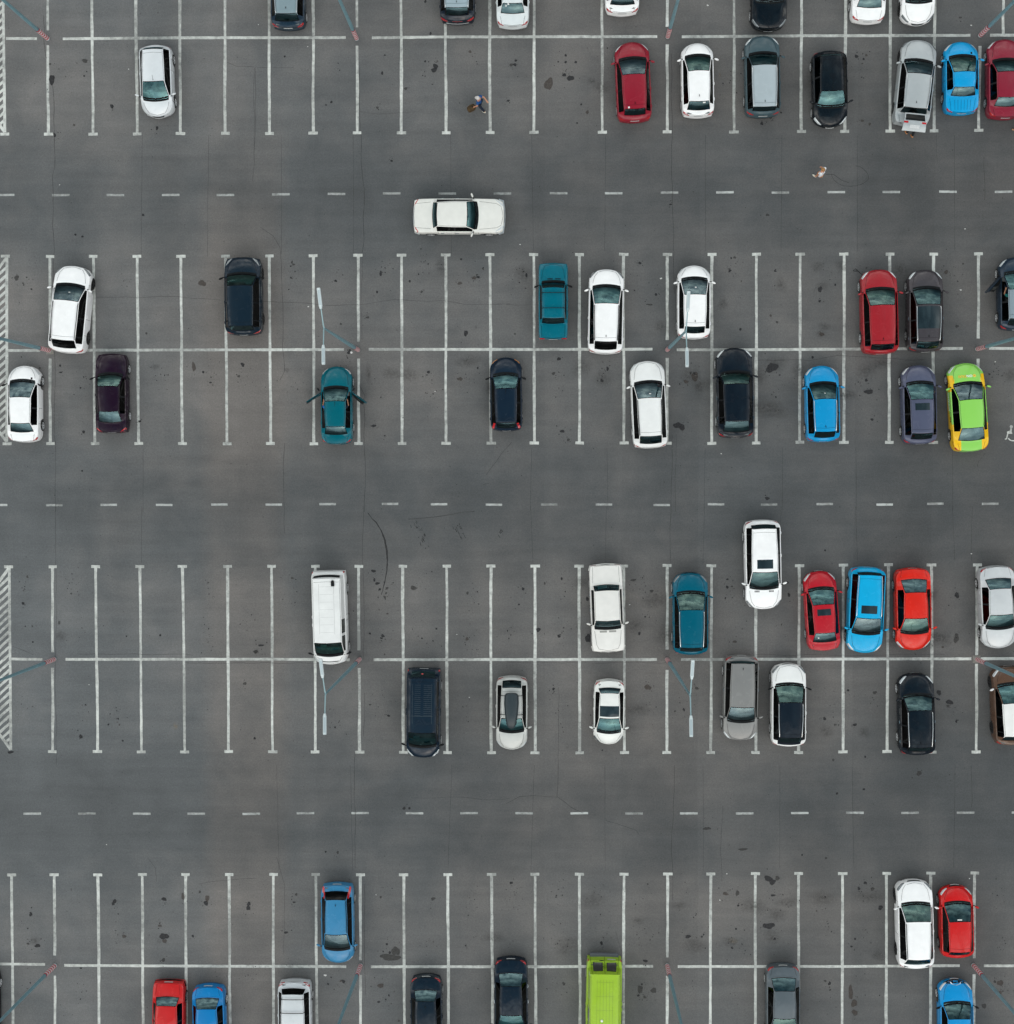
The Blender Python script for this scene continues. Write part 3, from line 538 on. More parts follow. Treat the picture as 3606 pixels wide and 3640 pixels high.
# ------------------------------------------------------------------ cars
def wheel_meshes():
    t = MB(); prof = [(.205, -.09), (.29, -.105), (.315, -.085), (.322, -.04), (.322, .04), (.315, .085), (.29, .105), (.205, .09)]; n = 28
    P = [(x, r * math.cos(2 * math.pi * j / n), r * math.sin(2 * math.pi * j / n)) for j in range(n) for r, x in prof]; m = len(prof)
    t.add(P, [(j * m + i, j * m + (i + 1) % m, ((j + 1) % n) * m + (i + 1) % m, ((j + 1) % n) * m + i) for j in range(n) for i in range(m)])
    tyre = t.mesh('tyre', M_TYRE)
    out = {}
    for nm, mt, sp in (('bright', M_RIM, 5), ('dark', M_RIMD, 5), ('multi', M_RIM, 9)):
        r = MB(); n = 20
        for r0, r1, x0, x1, mi in ((.185, .215, .100, .112, 0), (0, .2, .06, .06, 1)):
            P = []
            for j in range(n):
                a = 2 * math.pi * j / n
                P += [(x0, r0 * math.cos(a), r0 * math.sin(a)), (x1, r1 * math.cos(a), r1 * math.sin(a))]
            r.add(P, [(2 * j, 2 * j + 1, 2 * ((j + 1) % n) + 1, 2 * ((j + 1) % n)) for j in range(n)], mi)
        for k in range(sp):
            a = 2 * math.pi * k / sp; d = Vector((0, math.cos(a), math.sin(a))); s_ = Vector((0, -d.z, d.y)); w = .034 if sp < 8 else .02
            r.add([d * .03 + s_ * w + Vector((.095, 0, 0)), d * .03 - s_ * w + Vector((.095, 0, 0)), d * .195 - s_ * w * 1.5 + Vector((.108, 0, 0)), d * .195 + s_ * w * 1.5 + Vector((.108, 0, 0))], [(0, 1, 2, 3)], 0)
        P = [(.105, .045 * math.cos(2 * math.pi * j / 10), .045 * math.sin(2 * math.pi * j / 10)) for j in range(10)]; r.add(P, [tuple(range(10))], 0)
        out[nm] = r.mesh('rim', [mt, M_UNDER])
    return tyre, out
TYRE, RIMS = wheel_meshes()
KIND = dict(  # roof, cowl, nose, deck(bb), belt, roof half-width ratio, nose width, tail width, nose bow, tail bow
    sedan=(1.45, .98, .72, 1.03, .96, .69, .74, .84, .20, .13), hatch=(1.50, 1.00, .76, .98, .97, .70, .74, .86, .20, .12),
    suv=(1.67, 1.10, .90, 1.10, 1.08, .73, .76, .86, .17, .12), wagon=(1.50, .98, .74, 1.0, .98, .72, .74, .88, .18, .10),
    van=(1.95, 1.22, 1.0, 1.22, 1.15, .84, .80, .95, .16, .03), box=(1.42, .95, .82, .96, .90, .79, .93, .93, .05, .04), old=(1.42, .97, .80, .98, .93, .72, .86, .92, .10, .05))
def snapper(bvh):
    def f(p, off=.004):
        loc, nor, _, _ = bvh.find_nearest(Vector(p))
        out = loc - Vector((0, loc.y * .75, .45))
        if nor.dot(out) < 0: nor = -nor
        return loc + nor * off, nor
    return f
def patch(mb, sn, q, nu=5, nv=5, off=.006, mi=0):
    """q: four guessed corners; a grid between them laid on the body"""
    q = [Vector(p) for p in q]; P = []
    for i in range(nu + 1):
        for j in range(nv + 1):
            u, w = i / nu, j / nv
            P.append(sn(q[0].lerp(q[1], u).lerp(q[3].lerp(q[2], u), w), off)[0])
    mb.add(P, [(i * (nv + 1) + j, (i + 1) * (nv + 1) + j, (i + 1) * (nv + 1) + j + 1, i * (nv + 1) + j + 1) for i in range(nu) for j in range(nv)], mi)
def strip(mb, sn, pts, w, off=.003, mi=0, step=.09):
    pts = [Vector(p) for p in pts]; out = []
    for k, (a, b) in enumerate(zip(pts, pts[1:])):
        n = max(1, int((b - a).length / step))
        out += [a.lerp(b, i / n) for i in range(n + (k == len(pts) - 2))]
    sn_ = [sn(p, off) for p in out]; P = []
    for i, (p, n) in enumerate(sn_):
        d = sn_[min(i + 1, len(sn_) - 1)][0] - sn_[max(i - 1, 0)][0]; s_ = n.cross(d)
        if s_.length < 1e-6: s_ = Vector((1, 0, 0))
        s_.normalize(); P += [p + s_ * w / 2, p - s_ * w / 2]
    mb.add(P, [(2 * i, 2 * i + 1, 2 * i + 3, 2 * i + 2) for i in range(len(sn_) - 1)], mi)
def lettering(text, size, fn, name, material, parent, res=2):
    cu = bpy.data.curves.new('t', 'FONT'); cu.body = text; cu.size = size; cu.resolution_u = res; cu.align_x = 'CENTER'; cu.align_y = 'CENTER'; cu.offset = size * .03
    ob = bpy.data.objects.new('t', cu); C.objects.link(ob); dg = bpy.context.evaluated_depsgraph_get(); me = bpy.data.meshes.new_from_object(ob.evaluated_get(dg))
    bpy.data.objects.remove(ob); bpy.data.curves.remove(cu)
    for v_ in me.vertices: v_.co = fn(v_.co.x, v_.co.y)
    me.materials.clear(); me.materials.append(material)
    return link(name, me, parent)

CARS = []
def car(tl, cx, W, ang, d, ys, kind, col, label, **o):
    H, ZC, ZN, ZD, ZB, RW, NW, TW, NB, TBw = KIND[kind]
    H = o.get('H', H); RW = o.get('rw', RW); NW = o.get('nw', NW); TW = o.get('tw', TW); NB = o.get('nb', NB)
    org = TL[tl]
    def along(val, z):
        if d == 'R': return G(org[0] + val * K, org[1] + cx * K, z).x
        return G(org[0] + cx * K, org[1] + val * K, z).y
    F, Cw, Wt, Re, Bb, Rr = ys
    sg = -1 if d == 'D' else 1
    wf, wr = along(F, .5), along(Rr, .6 if kind != 'van' else .8)
    mid = (wf + wr) / 2
    yf, yt = sg * (wf - mid), sg * (wr - mid)
    loc = lambda v_, z: sg * (along(v_, z) - mid)
    yc, yw, yr, yb = loc(Cw, ZC), loc(Wt, H - .03), loc(Re, H - .06), loc(Bb, ZD)
    Lf = yf - yt
    yc = min(yc, yf - .35); yw = min(yw, yc - .25); yr = min(yr, yw - .5)
    yf -= .035; yt += .035; yt0 = yt; yr = max(yr, yt + .16); yb = min(max(yb, yt + .05), yr - .10)
    cmid = (F + Rr) / 2
    p0 = G(org[0] + cmid * K, org[1] + cx * K, .65) if d == 'R' else G(org[0] + cx * K, org[1] + cmid * K, .65)
    hw = W * K / 62.8 * (CAM_H - .65) / CAM_H / 2
    root = bpy.data.objects.new(o.get('name', 'parked_car'), None); C.objects.link(root)
    root.location = (p0.x, p0.y, 0) if d == 'R' else (p0.x, mid, 0)
    if d == 'R': root.location = (mid, p0.y, 0)
    root.rotation_euler = (0, 0, {'U': 0, 'D': math.pi, 'R': -math.pi / 2}[d] - R(ang))
    root.empty_display_size = .5
    tag(root, label, o.get('cat', 'car'), o.get('group'))
    boxy = kind == 'box'
    RWH = .315 if kind not in ('suv', 'van') else .345
    ws_ = RWH / .322
    ywf, ywr = yf - (.84 if kind != 'box' else .72), yt + (.92 if kind not in ('box', 'hatch') else (1.05 if boxy else .72))
    if kind == 'van': ywf = yf - .9; ywr = yt + 1.0
    Ra = RWH + .055; aw = RWH + .01
    sedan = (yb - yt) > .22
    zt_end = ZD - .07 if sedan else ZD - .12
    def zc(y):
        if y >= yc:
            t = (yf - y) / (yf - yc); return ZN + (ZC - ZN) * (1 - (1 - t) ** (1.9 if not boxy else 1.1)) - (.05 * max(0, 1 - (yf - y) / .12) ** 2)
        if y >= yw:
            t = (yc - y) / (yc - yw); return ZC + (H - .035 - ZC) * t + .045 * math.sin(math.pi * t)
        if y >= yr:
            t = (yw - y) / (yw - yr); return lerp(H - .035, H - (.05 if sedan else .07), t) + .04 * math.sin(math.pi * t)
        if y >= yb:
            t = (yr - y) / (yr - yb); a = H - (.05 if sedan else .07); return lerp(a, ZD, t) + .035 * math.sin(math.pi * t)
        t = (yb - y) / (yb - yt); return lerp(ZD, zt_end, t * t)
    def zs(y):
        k = [(yt, zt_end - .04), (yb, min(ZB + .03, ZD - .02)), (yr, ZB + .02), (yc, min(ZB, ZC - .03)), (yf - .35, ZN + .02), (yf, ZN - .06)]
        return min(pl(y, k), zc(y) - .02)
    def hwl(y):
        a = min(1, (yf - y) / .55); b = min(1, (y - yt) / .5)
        fa = NW + (1 - NW) * (1 - (1 - a) ** 2.6); fb = TW + (1 - TW) * (1 - (1 - b) ** 2.6)
        return hw * min(fa, 1) * min(fb, 1) * (1 - .012 * abs(2 * (y - yt) / (yf - yt) - 1))
    def gt(y):
        h = hwl(y)
        rf = RW; ks = [(yt, .76), (yb, .80 if sedan else RW - .02), (yr, rf - .045 if kind != 'van' else rf), ((yr + yw) / 2, rf), (yw, rf), (yc, .875), (yf - .3, .80), (yf, .66)]
        if boxy: ks = [(yt, .86), (yb, .84), (yr, rf - .01), (yw, rf), (yc, .87), (yf, .86)]
        return h * pl(y, ks)
    def bow(y):
        return pl(y, [(yt, -TBw), (yb, -.09), (yr, -.035), (yw, .06), (yc, .15 if not boxy else .09), (yf, NB)])
    ys_ = {yf, yf - .03, yf - .08, yf - .16, yc + .11, yc, yw, yr, yb, yt, yt + .03, yt + .09, yc - .14}
    pil = o.get('pillar', lerp(yw, yr, .42)); 
    yend = yr - (yr - yb) * (.35 if not sedan else .25)
    if kind == 'van': yend = yr + .3
    yst = yc - .14
    sidesegs = [(yst, pil + .05), (pil - .05, yend)]
    if kind in ('suv', 'wagon') and o.get('third', True) and yr - yb > -1:
        p2 = lerp(pil, yend, .74); sidesegs = [(yst, pil + .04), (pil - .04, p2 + .03), (p2 - .03, yend)]
    if kind == 'van': sidesegs = [(yst, yw - .35), (yw - .5, yw - 1.3)]; yend = yw - 1.3
    if o.get('van_glazed'): sidesegs = [(yst, yw - .35), (yw - .45, yw - 1.35), (yw - 1.43, yr + .2)]
    for a, b in sidesegs: ys_ |= {a, b}
    for yy in (ywf, ywr):
        for q in range(-6, 7): ys_.add(yy + Ra * math.sin(q * math.pi / 12))
    ys_ |= {yr - .03, yb + .04} if yr - yb > .2 else {yr - .02, yb + .015}
    yrr, ybb = (yr - .03, yb + .04) if yr - yb > .2 else (yr - .02, yb + .015)
    if kind == 'van': ybb = yb
    L0 = sorted((y for y in ys_ if yt <= y <= yf), reverse=True); st = [L0[0]]
    for y in L0[1:]:
        if st[-1] - y < .006 and y not in (yc, yw, yrr, ybb): continue
        while st[-1] - y > .13: st.append(st[-1] - (st[-1] - y) / math.ceil((st[-1] - y) / .13))
        st.append(y)
    V = []; NC = 17
    for y in st:
        h = hwl(y); g_ = min(gt(y), h - .075); zt = zc(y); s0 = zs(y); bo = bow(y)
        cr = pl(y, [(yt, .04), (yb, .04), (yr, .045), (yw, .045), (yc, .03), (yf, .05)])
        c4 = g_ - .05
        half = [(h, s0 - .08), (h - .012, s0 - .03), (h - .06, s0), (g_, max(zt - cr - .035, s0 + .004)), (c4, max(zt - cr, s0 + .008))]
        for k in (.75, .5, .25, 0): half.append((c4 * k, max(zt - cr * k * k, s0 + .008)))
        row = [(-x, z) for x, z in half] + [(x, z) for x, z in reversed(half[:-1])]
        for x, z in row: V.append((x, y - bo * (x / h) ** 2, z))
    ns = len(st)
    idx = lambda i, c: i * NC + c
    body = MB(); roofm = 1 if 'roof' in o else 0
    parts = {'windshield': MB(), 'rear_window': MB()}; sides = [MB() for _ in range(2 * len(sidesegs))]
    allF = []
    body.v = [tuple(p) for p in V]
    e = 1e-4
    pano = o.get('pano'); 
    if pano: pano = (loc(pano[0], H), loc(pano[1], H)); pano = (max(pano), min(pano))
    panoM = MB()
    for i in range(ns - 1):
        ya, yb_ = st[i], st[i + 1]; ym = (ya + yb_) / 2
        for c in range(NC - 1):
            f = (idx(i, c), idx(i, c + 1), idx(i + 1, c + 1), idx(i + 1, c)); allF.append(f)
            quad = [V[k] for k in f]; tgt = None
            cc = min(c, NC - 2 - c)
            if cc >= 4:
                if yw - e < ym < yc + e: tgt = parts['windshield']
                elif ybb < ym < yrr and kind != 'van': tgt = parts['rear_window']
                elif pano and pano[1] < ym < pano[0] and cc >= 4: tgt = panoM
            if cc == 2 and not o.get('noside'):
                for k, (a, b) in enumerate(sidesegs):
                    if b - e < ym < a + e and zc(ym) - zs(ym) > .10 + (.04 if k else 0):
                        tgt = sides[2 * k + (c > 8)]
            if tgt is not None: tgt.add(quad, [(0, 1, 2, 3)]); continue
            mi = 0
            if cc >= 4 and yc - e < ym < yc + .11 + e: mi = 2
            if cc >= 3 and roofm and yr - .3 * (yr - yb) < ym < yw + .02 * 0: mi = 1
            if roofm and cc >= 3 and o.get('roofall') and yt + .1 < ym < yw: mi = 1
            if o.get('blackpillar') and cc == 3 and ym > yw and ym < yc: mi = 2
            if o.get('blackpillar') and cc == 2 and yend - .1 < ym < yst: mi = 2
            if cc == 2 and mi == 0 and kind != 'van' and yend < ym < yst and zc(ym) - zs(ym) > .1 and o.get('bpil', True): mi = 2
            if cc == 3 and kind in ('hatch', 'suv', 'wagon') and ybb < ym < yrr and o.get('darkrear'): mi = 2
            body.f.append(list(f)); body.m.append(mi)
    # walls
    loop = [(0, c) for c in range(NC)] + [(i, NC - 1) for i in range(1, ns)] + [(ns - 1, c) for c in range(NC - 2, -1, -1)] + [(i, 0) for i in range(ns - 2, 0, -1)]
    zmid = .60 if kind not in ('suv', 'van') else .70
    lv = [(zmid + .12, .014), (zmid, .024), (zmid - .18, .018), (.34, .004), (.14, -.02)]
    prev = [idx(*q) for q in loop]; vb = len(body.v)
    claddi = 2 if o.get('clad') else 0
    for li, (lz, off) in enumerate(lv):
        cur = []
        for k, q in enumerate(loop):
            x, y, z = V[idx(*q)]
            nx, ny = math.copysign(abs(x / hw) ** 5, x), math.copysign(abs(y / (Lf / 2)) ** 14, y); l_ = math.hypot(nx, ny) or 1
            if q[0] == 0: nx, ny, l_ = x / hw * .5, 1, 1.1
            if q[0] == ns - 1: nx, ny, l_ = x / hw * .5, -1, 1.1
            ex = .03 if (q[0] in (0, ns - 1) and li in (2, 3)) else 0
            ez = min(lz, z - .02 - .01 * li)
            if q[0] not in (0, ns - 1):
                for wy in (ywf, ywr):
                    dy = st[q[0]] - wy
                    if abs(dy) < Ra: ez = max(ez, aw + math.sqrt(Ra * Ra - dy * dy) - .004 * li)
                ez = min(ez, z - .012 - .004 * li)
            body.v.append((x + nx / l_ * (off + ex), y + ny / l_ * (off + ex), ez)); cur.append(len(body.v) - 1)
        n = len(loop)
        for k in range(n):
            body.f.append([prev[k], prev[(k + 1) % n], cur[(k + 1) % n], cur[k]]); body.m.append(claddi if li >= 3 else 0)
            allF.append(tuple(body.f[-1]))
        prev = cur
    bv = BVHTree.FromPolygons([Vector(p) for p in body.v], [list(f) for f in allF]); sn = snapper(bv)
    pm = paint(col, o.get('metal', 0.0)); 
    if 'livery' in o: pm = o['livery'](dict(hw=hw, yf=yf, yc=yc, yr=yr, yt=yt)); o['mirm'] = paint((.25, .60, .10))
    body.build('body', [pm, o.get('roofmat') or (paint(o['roof'], 0) if 'roof' in o else pm), M_BLK], root, True, 38)
    wsm = parts['windshield'].build('windshield', o.get('ws') or WS_ALL[(len(CARS) * 7 + 3) % 4], root, True, 60)
    if kind != 'van': parts['rear_window'].build('rear_window', o.get('rwm', M_RW), root, True, 60)
    for k, s_ in enumerate(sides):
        if s_.f and not (o.get('open') and k < 2 and (k == 0 or 'R' in o['open'])): s_.build('side_window', M_SG, root, True, 60)
    if pano: panoM.build('glass_roof', M_ROOFG, root, True, 60)
    # chassis and cabin
    ch = MB(); ch.box((0, 0, .34), (2 * hw - .46, Lf - .5, .38)); ch.box((0, (yc + yr) / 2, .50), (2 * hw - .22, yc - yr + .3, .06))
    ch.build('underbody', M_UNDER, root, False)
    db = MB(); db.box((0, yc - .22, ZC - .16), (2 * hw - .24, .5, .18)); db.box((.36, yc - .50, ZC - .12), (.34, .16, .12)); db.build('dashboard', M_DASH, root)
    smt = o.get('seat', M_SEAT)
    for x in (-.36, .36):
        q = MB(); yq = lerp(yw, yc, .1) - .32; q.box((x, yq, .62), (.5, .52, .18)); q.box((x, yq - .34, .86), (.48, .16, .56), 0, 0, .9, R(14)); q.box((x, yq - .42, 1.20 if H > 1.6 else 1.15), (.24, .10, .16)); q.build('seat', smt, root)
    if yw - yr > 1.0 and kind != 'van':
        q = MB(); q.box((0, yr + .42, .60), (1.25, .5, .18)); q.box((0, yr + .12, .84), (1.25, .16, .5), 0, 0, 1, R(16)); q.build('rear_seat', smt, root)
    if sedan:
        q = MB(); q.box((0, (yb + yr) / 2 - .08, ZD - .07), (2 * gt(yb) - .14, abs(yr - yb) + .1, .05)); q.build('parcel_shelf', M_DASH, root)
    elif kind != 'van':
        q = MB(); q.box((0, (yr + .1 + yt + .12) / 2, ZD - .16), (2 * gt(yb) - .14, max(.3, yr + .1 - yt - .12), .04)); q.build('parcel_shelf', M_SEAT, root)
    sw = MB(); n = 14; cy_, cz_ = yc - .62, ZC - .06
    sw.tube([(-.36 + .17 * math.cos(2 * math.pi * k / n), cy_ + .07 * math.sin(2 * math.pi * k / n), cz_ + .15 * math.sin(2 * math.pi * k / n)) for k in range(n + 1)], .014, 5, 0, False)
    sw.build('steering_wheel', M_BLK, root)
    # wheels
    rim = RIMS[o.get('rim', 'bright')]
    for s_ in (-1, 1):
        for yy in (ywf, ywr):
            w_ = link('wheel', TYRE, root); w_.location = (s_ * (hwl(yy) - .080), yy, RWH); w_.scale = (1, ws_, ws_)
            w_.rotation_euler = (0, 0, 0 if s_ > 0 else math.pi)
            r_ = link('rim', rim, w_)
    # lamps
    nz_ = ZN - .03; h0 = hw * NW
    lm = o.get('lamp', M_LENS)
    hs_ = o.get('hl', 1.0)
    for s_ in (-1, 1):
        q = MB()
        if kind == 'box' or o.get('smalllamp'): patch(q, sn, [(s_ * h0 * .60, yf + .02, ZN - .10), (s_ * h0 * .98, yf - .02, ZN - .10), (s_ * h0 * .98, yf - .02, ZN - .24), (s_ * h0 * .6, yf + .02, ZN - .24)], 4, 3)
        else: patch(q, sn, [(s_ * hw * .56, yf - .06, ZN - .02), (s_ * hw * .93, yf - .16 - .34 * hs_, ZN + .03), (s_ * hw * 1.0, yf - .14 - .30 * hs_, ZN - .12), (s_ * hw * .62, yf + .0, ZN - .14)], 7, 5, .007)
        q.build('headlight', lm, root)
        q = MB()
        if boxy: patch(q, sn, [(s_ * hw * .55, yt - .02, ZD - .14), (s_ * hw * .9, yt - .02, ZD - .14), (s_ * hw * .9, yt - .02, ZD - .3), (s_ * hw * .55, yt - .02, ZD - .3)], 4, 3)
        elif o.get('tallrear'): patch(q, sn, [(s_ * hw * .70, yr - .08, H - .18), (s_ * hw * .80, yr - .02, H - .30), (s_ * hw * .97, yt + .05, ZD - .12), (s_ * hw * .80, yt, ZD - .10)], 5, 7, .01)
        elif kind == 'van': patch(q, sn, [(s_ * hw * .9, yt, 1.15), (s_ * hw * .99, yt + .08, 1.15), (s_ * hw * .99, yt + .08, .85), (s_ * hw * .9, yt, .85)], 3, 5, .01)
        else: patch(q, sn, [(s_ * hw * .56, yt + .02, zt_end - .05), (s_ * hw * .93, yt + .26, zt_end + .0), (s_ * hw * 1.0, yt + .22, zt_end - .14), (s_ * hw * .60, yt - .02, zt_end - .17)], 7, 4, .007)
        if not o.get('open_gate'): q.build('tail_light', M_RED, root)
    # grille, plates, bumper trim
    if not o.get('nogrille'):
        q = MB(); gw = o.get('grille', .42); patch(q, sn, [(-hw * gw, yf + .02, ZN - .10), (hw * gw, yf + .02, ZN - .10), (hw * gw * .8, yf + .05, ZN - .24), (-hw * gw * .8, yf + .05, ZN - .24)], 8, 3, .006); gr = q.build('grille', M_BLK, root)
        q = MB(); strip(q, sn, [(-hw * gw, yf, ZN - .09), (0, yf + .05, ZN - .08), (hw * gw, yf, ZN - .09)], .03, .012); q.build('grille_trim', o.get('gtrim', M_CHR), root)
    for s_, nm in ((1, 'f'), (-1, 'r')):
        if s_ < 0 and (o.get('open_gate') or o.get('noplate')): continue
        yy = yf + .06 if s_ > 0 else yt - .06; zz = .46 if s_ > 0 else (.78 if kind != 'box' else .6)
        q = MB(); patch(q, sn, [(-.25, yy, zz + .06), (.25, yy, zz + .06), (.25, yy, zz - .05), (-.25, yy, zz - .05)], 4, 2, .014); q.build('license_plate', M_PLATE, root)
    q = MB(); strip(q, sn, [(-hw * .7, yf + .05, .33), (0, yf + .2, .33), (hw * .7, yf + .05, .33)], .10, .005); q.build('bumper_intake', M_BLK, root); q = MB(); strip(q, sn, [(-hw * .75, yt - .05, .34), (0, yt - .2, .34), (hw * .75, yt - .05, .34)], .08, .005); q.build('rear_diffuser', M_BLK, root)
    # panel gaps
    q = MB(); hx = [(yf - .12, .60), (yf - .4, .72), (yc + .15, .82)]
    for s_ in (-1, 1):
        strip(q, sn, [(s_ * hwl(a) * b, a, zc(a)) for a, b in hx], .014)
        strip(q, sn, [(s_ * (gt(y) - .045), y - bow(y) * .6, zc(y) - .03) for y in (yw - .05, lerp(yw, yr, .3), lerp(yw, yr, .6), yr + .05)], .012)
        for yy in (pil, lerp(yc, yf, .06), max(yend + .1, ywr + .1)):
            strip(q, sn, [(s_ * (hw + .05), yy, z) for z in (.30, .5, .7, zs(yy) - .03)], .013)
    strip(q, sn, [(-hwl(yf) * .6, yf - .15, ZN), (0, yf - .04, ZN + .02), (hwl(yf) * .6, yf - .15, ZN)], .014)
    if sedan:
        for s_ in (-1, 1): strip(q, sn, [(s_ * gt(yb) * .98, yb - .06, ZD), (s_ * gt(yt + .1) * .98, yt + .08, ZD - .03)], .013)
        strip(q, sn, [(-gt(yt) * .9, yt + .06, ZD - .05), (0, yt + .0, ZD - .05), (gt(yt) * .9, yt + .06, ZD - .05)], .013)
    else: strip(q, sn, [(-gt(yr) * .9, yr + .20, H), (0, yr + .17, H), (gt(yr) * .9, yr + .20, H)], .012)
    q.build('seam_pattern', M_SEAL, root, False)
    # window seal round the glasses
    q = MB(); c4w = gt(yw) - .05; c4c = gt(yc) - .05
    bp = lambda y, x: y - bow(y) * (x / hwl(y)) ** 2
    strip(q, sn, [(x * c4w, bp(yw, x * c4w), zc(yw)) for x in (-1, -.5, 0, .5, 1)], .035, .003)
    for s_ in (-1, 1): strip(q, sn, [(s_ * (gt(lerp(yc, yw, t)) - .05), bp(lerp(yc, yw, t), gt(lerp(yc, yw, t))), zc(lerp(yc, yw, t)) - .03) for t in (0, .33, .66, 1)], .03, .003)
    strip(q, sn, [(x * c4c, bp(yc - .045, x * c4c), zc(yc - .045)) for x in (-1, -.5, 0, .5, 1)], .085, .003)
    q.build('windshield_seal', M_SEAL, root, False)
    if kind != 'van':
        q = MB(); a4, b4 = gt(yrr) - .05, gt(ybb) - .05
        strip(q, sn, [(x * a4, bp(yrr, x * a4), zc(yrr)) for x in (-1, -.5, 0, .5, 1)], .03, .003)
        strip(q, sn, [(x * b4, bp(ybb, x * b4), zc(ybb)) for x in (-1, -.5, 0, .5, 1)], .035, .003)
        for s_ in (-1, 1): strip(q, sn, [(s_ * a4, bp(yrr, a4), zc(yrr) - .03), (s_ * b4, bp(ybb, b4), zc(ybb) - .03)], .03, .003)
        q.build('rear_window_seal', M_SEAL, root, False)
    # wipers
    for x0, x1 in ((-.52, .02), (.0, .50)):
        q = MB(); a = sn((x0, bp(yc, x0) - .05, ZC + .02), .02)[0]; b = sn((x1, bp(yc, x1) - .02, ZC + .0), .02)[0]; q.tube([a, a.lerp(b, .5) + Vector((0, 0, .015)), b], .012, 4); q.build('wiper', M_BLK, root)
    # mirrors
    if not o.get('open'):
        for s_ in (-1, 1):
            q = MB(); my = yc - .20 if kind != 'van' else yc - .05; mz = zs(my) + .10; hx_ = hwl(my)
            q.ball((s_ * (hx_ + .15), my - .02, mz), (.125, .062, .075)); q.v = [(x_, y_ - .30 * (abs(x_) - hx_), z_) for x_, y_, z_ in q.v]; q.tube([(s_ * (hx_ - .04), my + .02, mz - .08), (s_ * (hx_ + .06), my, mz - .03)], .025, 6, 1)
            q.build('mirror', [o.get('mirm') or (M_BLK if o.get('blackmirror') else pm), M_BLK], root)
    # handles
    for s_ in (-1, 1):
        for yy in (pil + .12, yend + .35):
            if o.get('open') and yy > pil: continue
            p, n = sn((s_ * (hw + .05), yy, zs(yy) - .16), .01); q = MB(); q.tube([p + Vector((0, -.09, 0)), p + n * .02, p + Vector((0, .09, 0))], .014, 6); q.build('door_handle', o.get('handlem', M_CHR if o.get('chromehandle') else pm), root)
    if 'rail' in o:
        for s_ in (-1, 1):
            q = MB(); P = [(s_ * (gt(lerp(yw, yr, t)) - .03), lerp(yw, yr, t), zc(lerp(yw, yr, t)) + (-.035 if t in (.06, .98) else .015)) for t in (.06, .1, .3, .5, .7, .93, .98)]
            q.tube(P, .019, 6); q.build('roof_rail', o['rail'], root)
    if 'bars' in o:
        for val in o['bars']:
            y = loc(val, H); q = MB(); gx = gt(y) + .0; q.tube([(-gx, y, zc(y) - .05), (-gx + .05, y, zc(y) + .07), (0, y, zc(y) + .09), (gx - .05, y, zc(y) + .07), (gx, y, zc(y) - .05)], .02, 6); q.build('roof_bar', M_BLK, root)
    if 'sunroof' in o:
        a, b = sorted((loc(o['sunroof'][0], H), loc(o['sunroof'][1], H)), reverse=True); sx_ = o.get('sunw', .40)
        q = MB(); patch(q, sn, [(-sx_, a, H), (sx_, a, H), (sx_, b, H), (-sx_, b, H)], 6, 4, .006); q.build('sunroof', M_ROOFG, root)
    if o.get('antenna'):
        p, n = sn((0, o['antenna'] == 'front' and yw - .1 or yr + .28, H), 0)
        q = MB()
        if o['antenna'] == 'fin': q.tube([p + Vector((0, .07, 0)), p + Vector((0, -.02, .03)), p + Vector((0, -.07, .05))], [.008, .02, .012], 6)
        else: q.tube([p, p + Vector((0, -.22, .16))], .008, 5); q.ball(p, (.02, .035, .02), 0, 6, 4)
        q.build('antenna', M_BLK, root)
    for v0, x0, w_, h_ in o.get('vents', ()):
        y = loc(v0, ZC - .03); q = MB(); patch(q, sn, [(x0 - w_, y + h_, ZC), (x0 + w_, y + h_, ZC), (x0 + w_, y - h_, ZC), (x0 - w_, y - h_, ZC)], 2, 2, .006); q.build('hood_vent', o.get('ventm', M_BLK), root)
    for nm, mt, (u, w_), sx_, sy_ in o.get('stick', ()):   # stickers / papers: fraction along the body, x
        y = lerp(yf, yt, u); q = MB(); patch(q, sn, [(w_ - sx_, y + sy_, H + .1), (w_ + sx_, y + sy_, H + .1), (w_ + sx_, y - sy_, H + .1), (w_ - sx_, y - sy_, H + .1)], 2, 2, .008); q.build(nm, mt, root)
    info = dict(root=root, sn=sn, yf=yf, yc=yc, yw=yw, yr=yr, yb=yb, yt=yt, hw=hw, H=H, zc=zc, zs=zs, gt=gt, hwl=hwl, pm=pm, ZD=ZD, ZC=ZC, ZN=ZN, bow=bow, loc=loc, pil=pil, bvh=bv, ywr=ywr)
    CARS.append(info)
    return info
WHITE = (.86, .865, .865); WARMW = (.74, .73, .69); SILVER = (.50, .53, .55); BLACK = (.005, .008, .010); SLATE = (.030, .042, .052)
G1 = 'cars parked in the marked bays'
I = {}
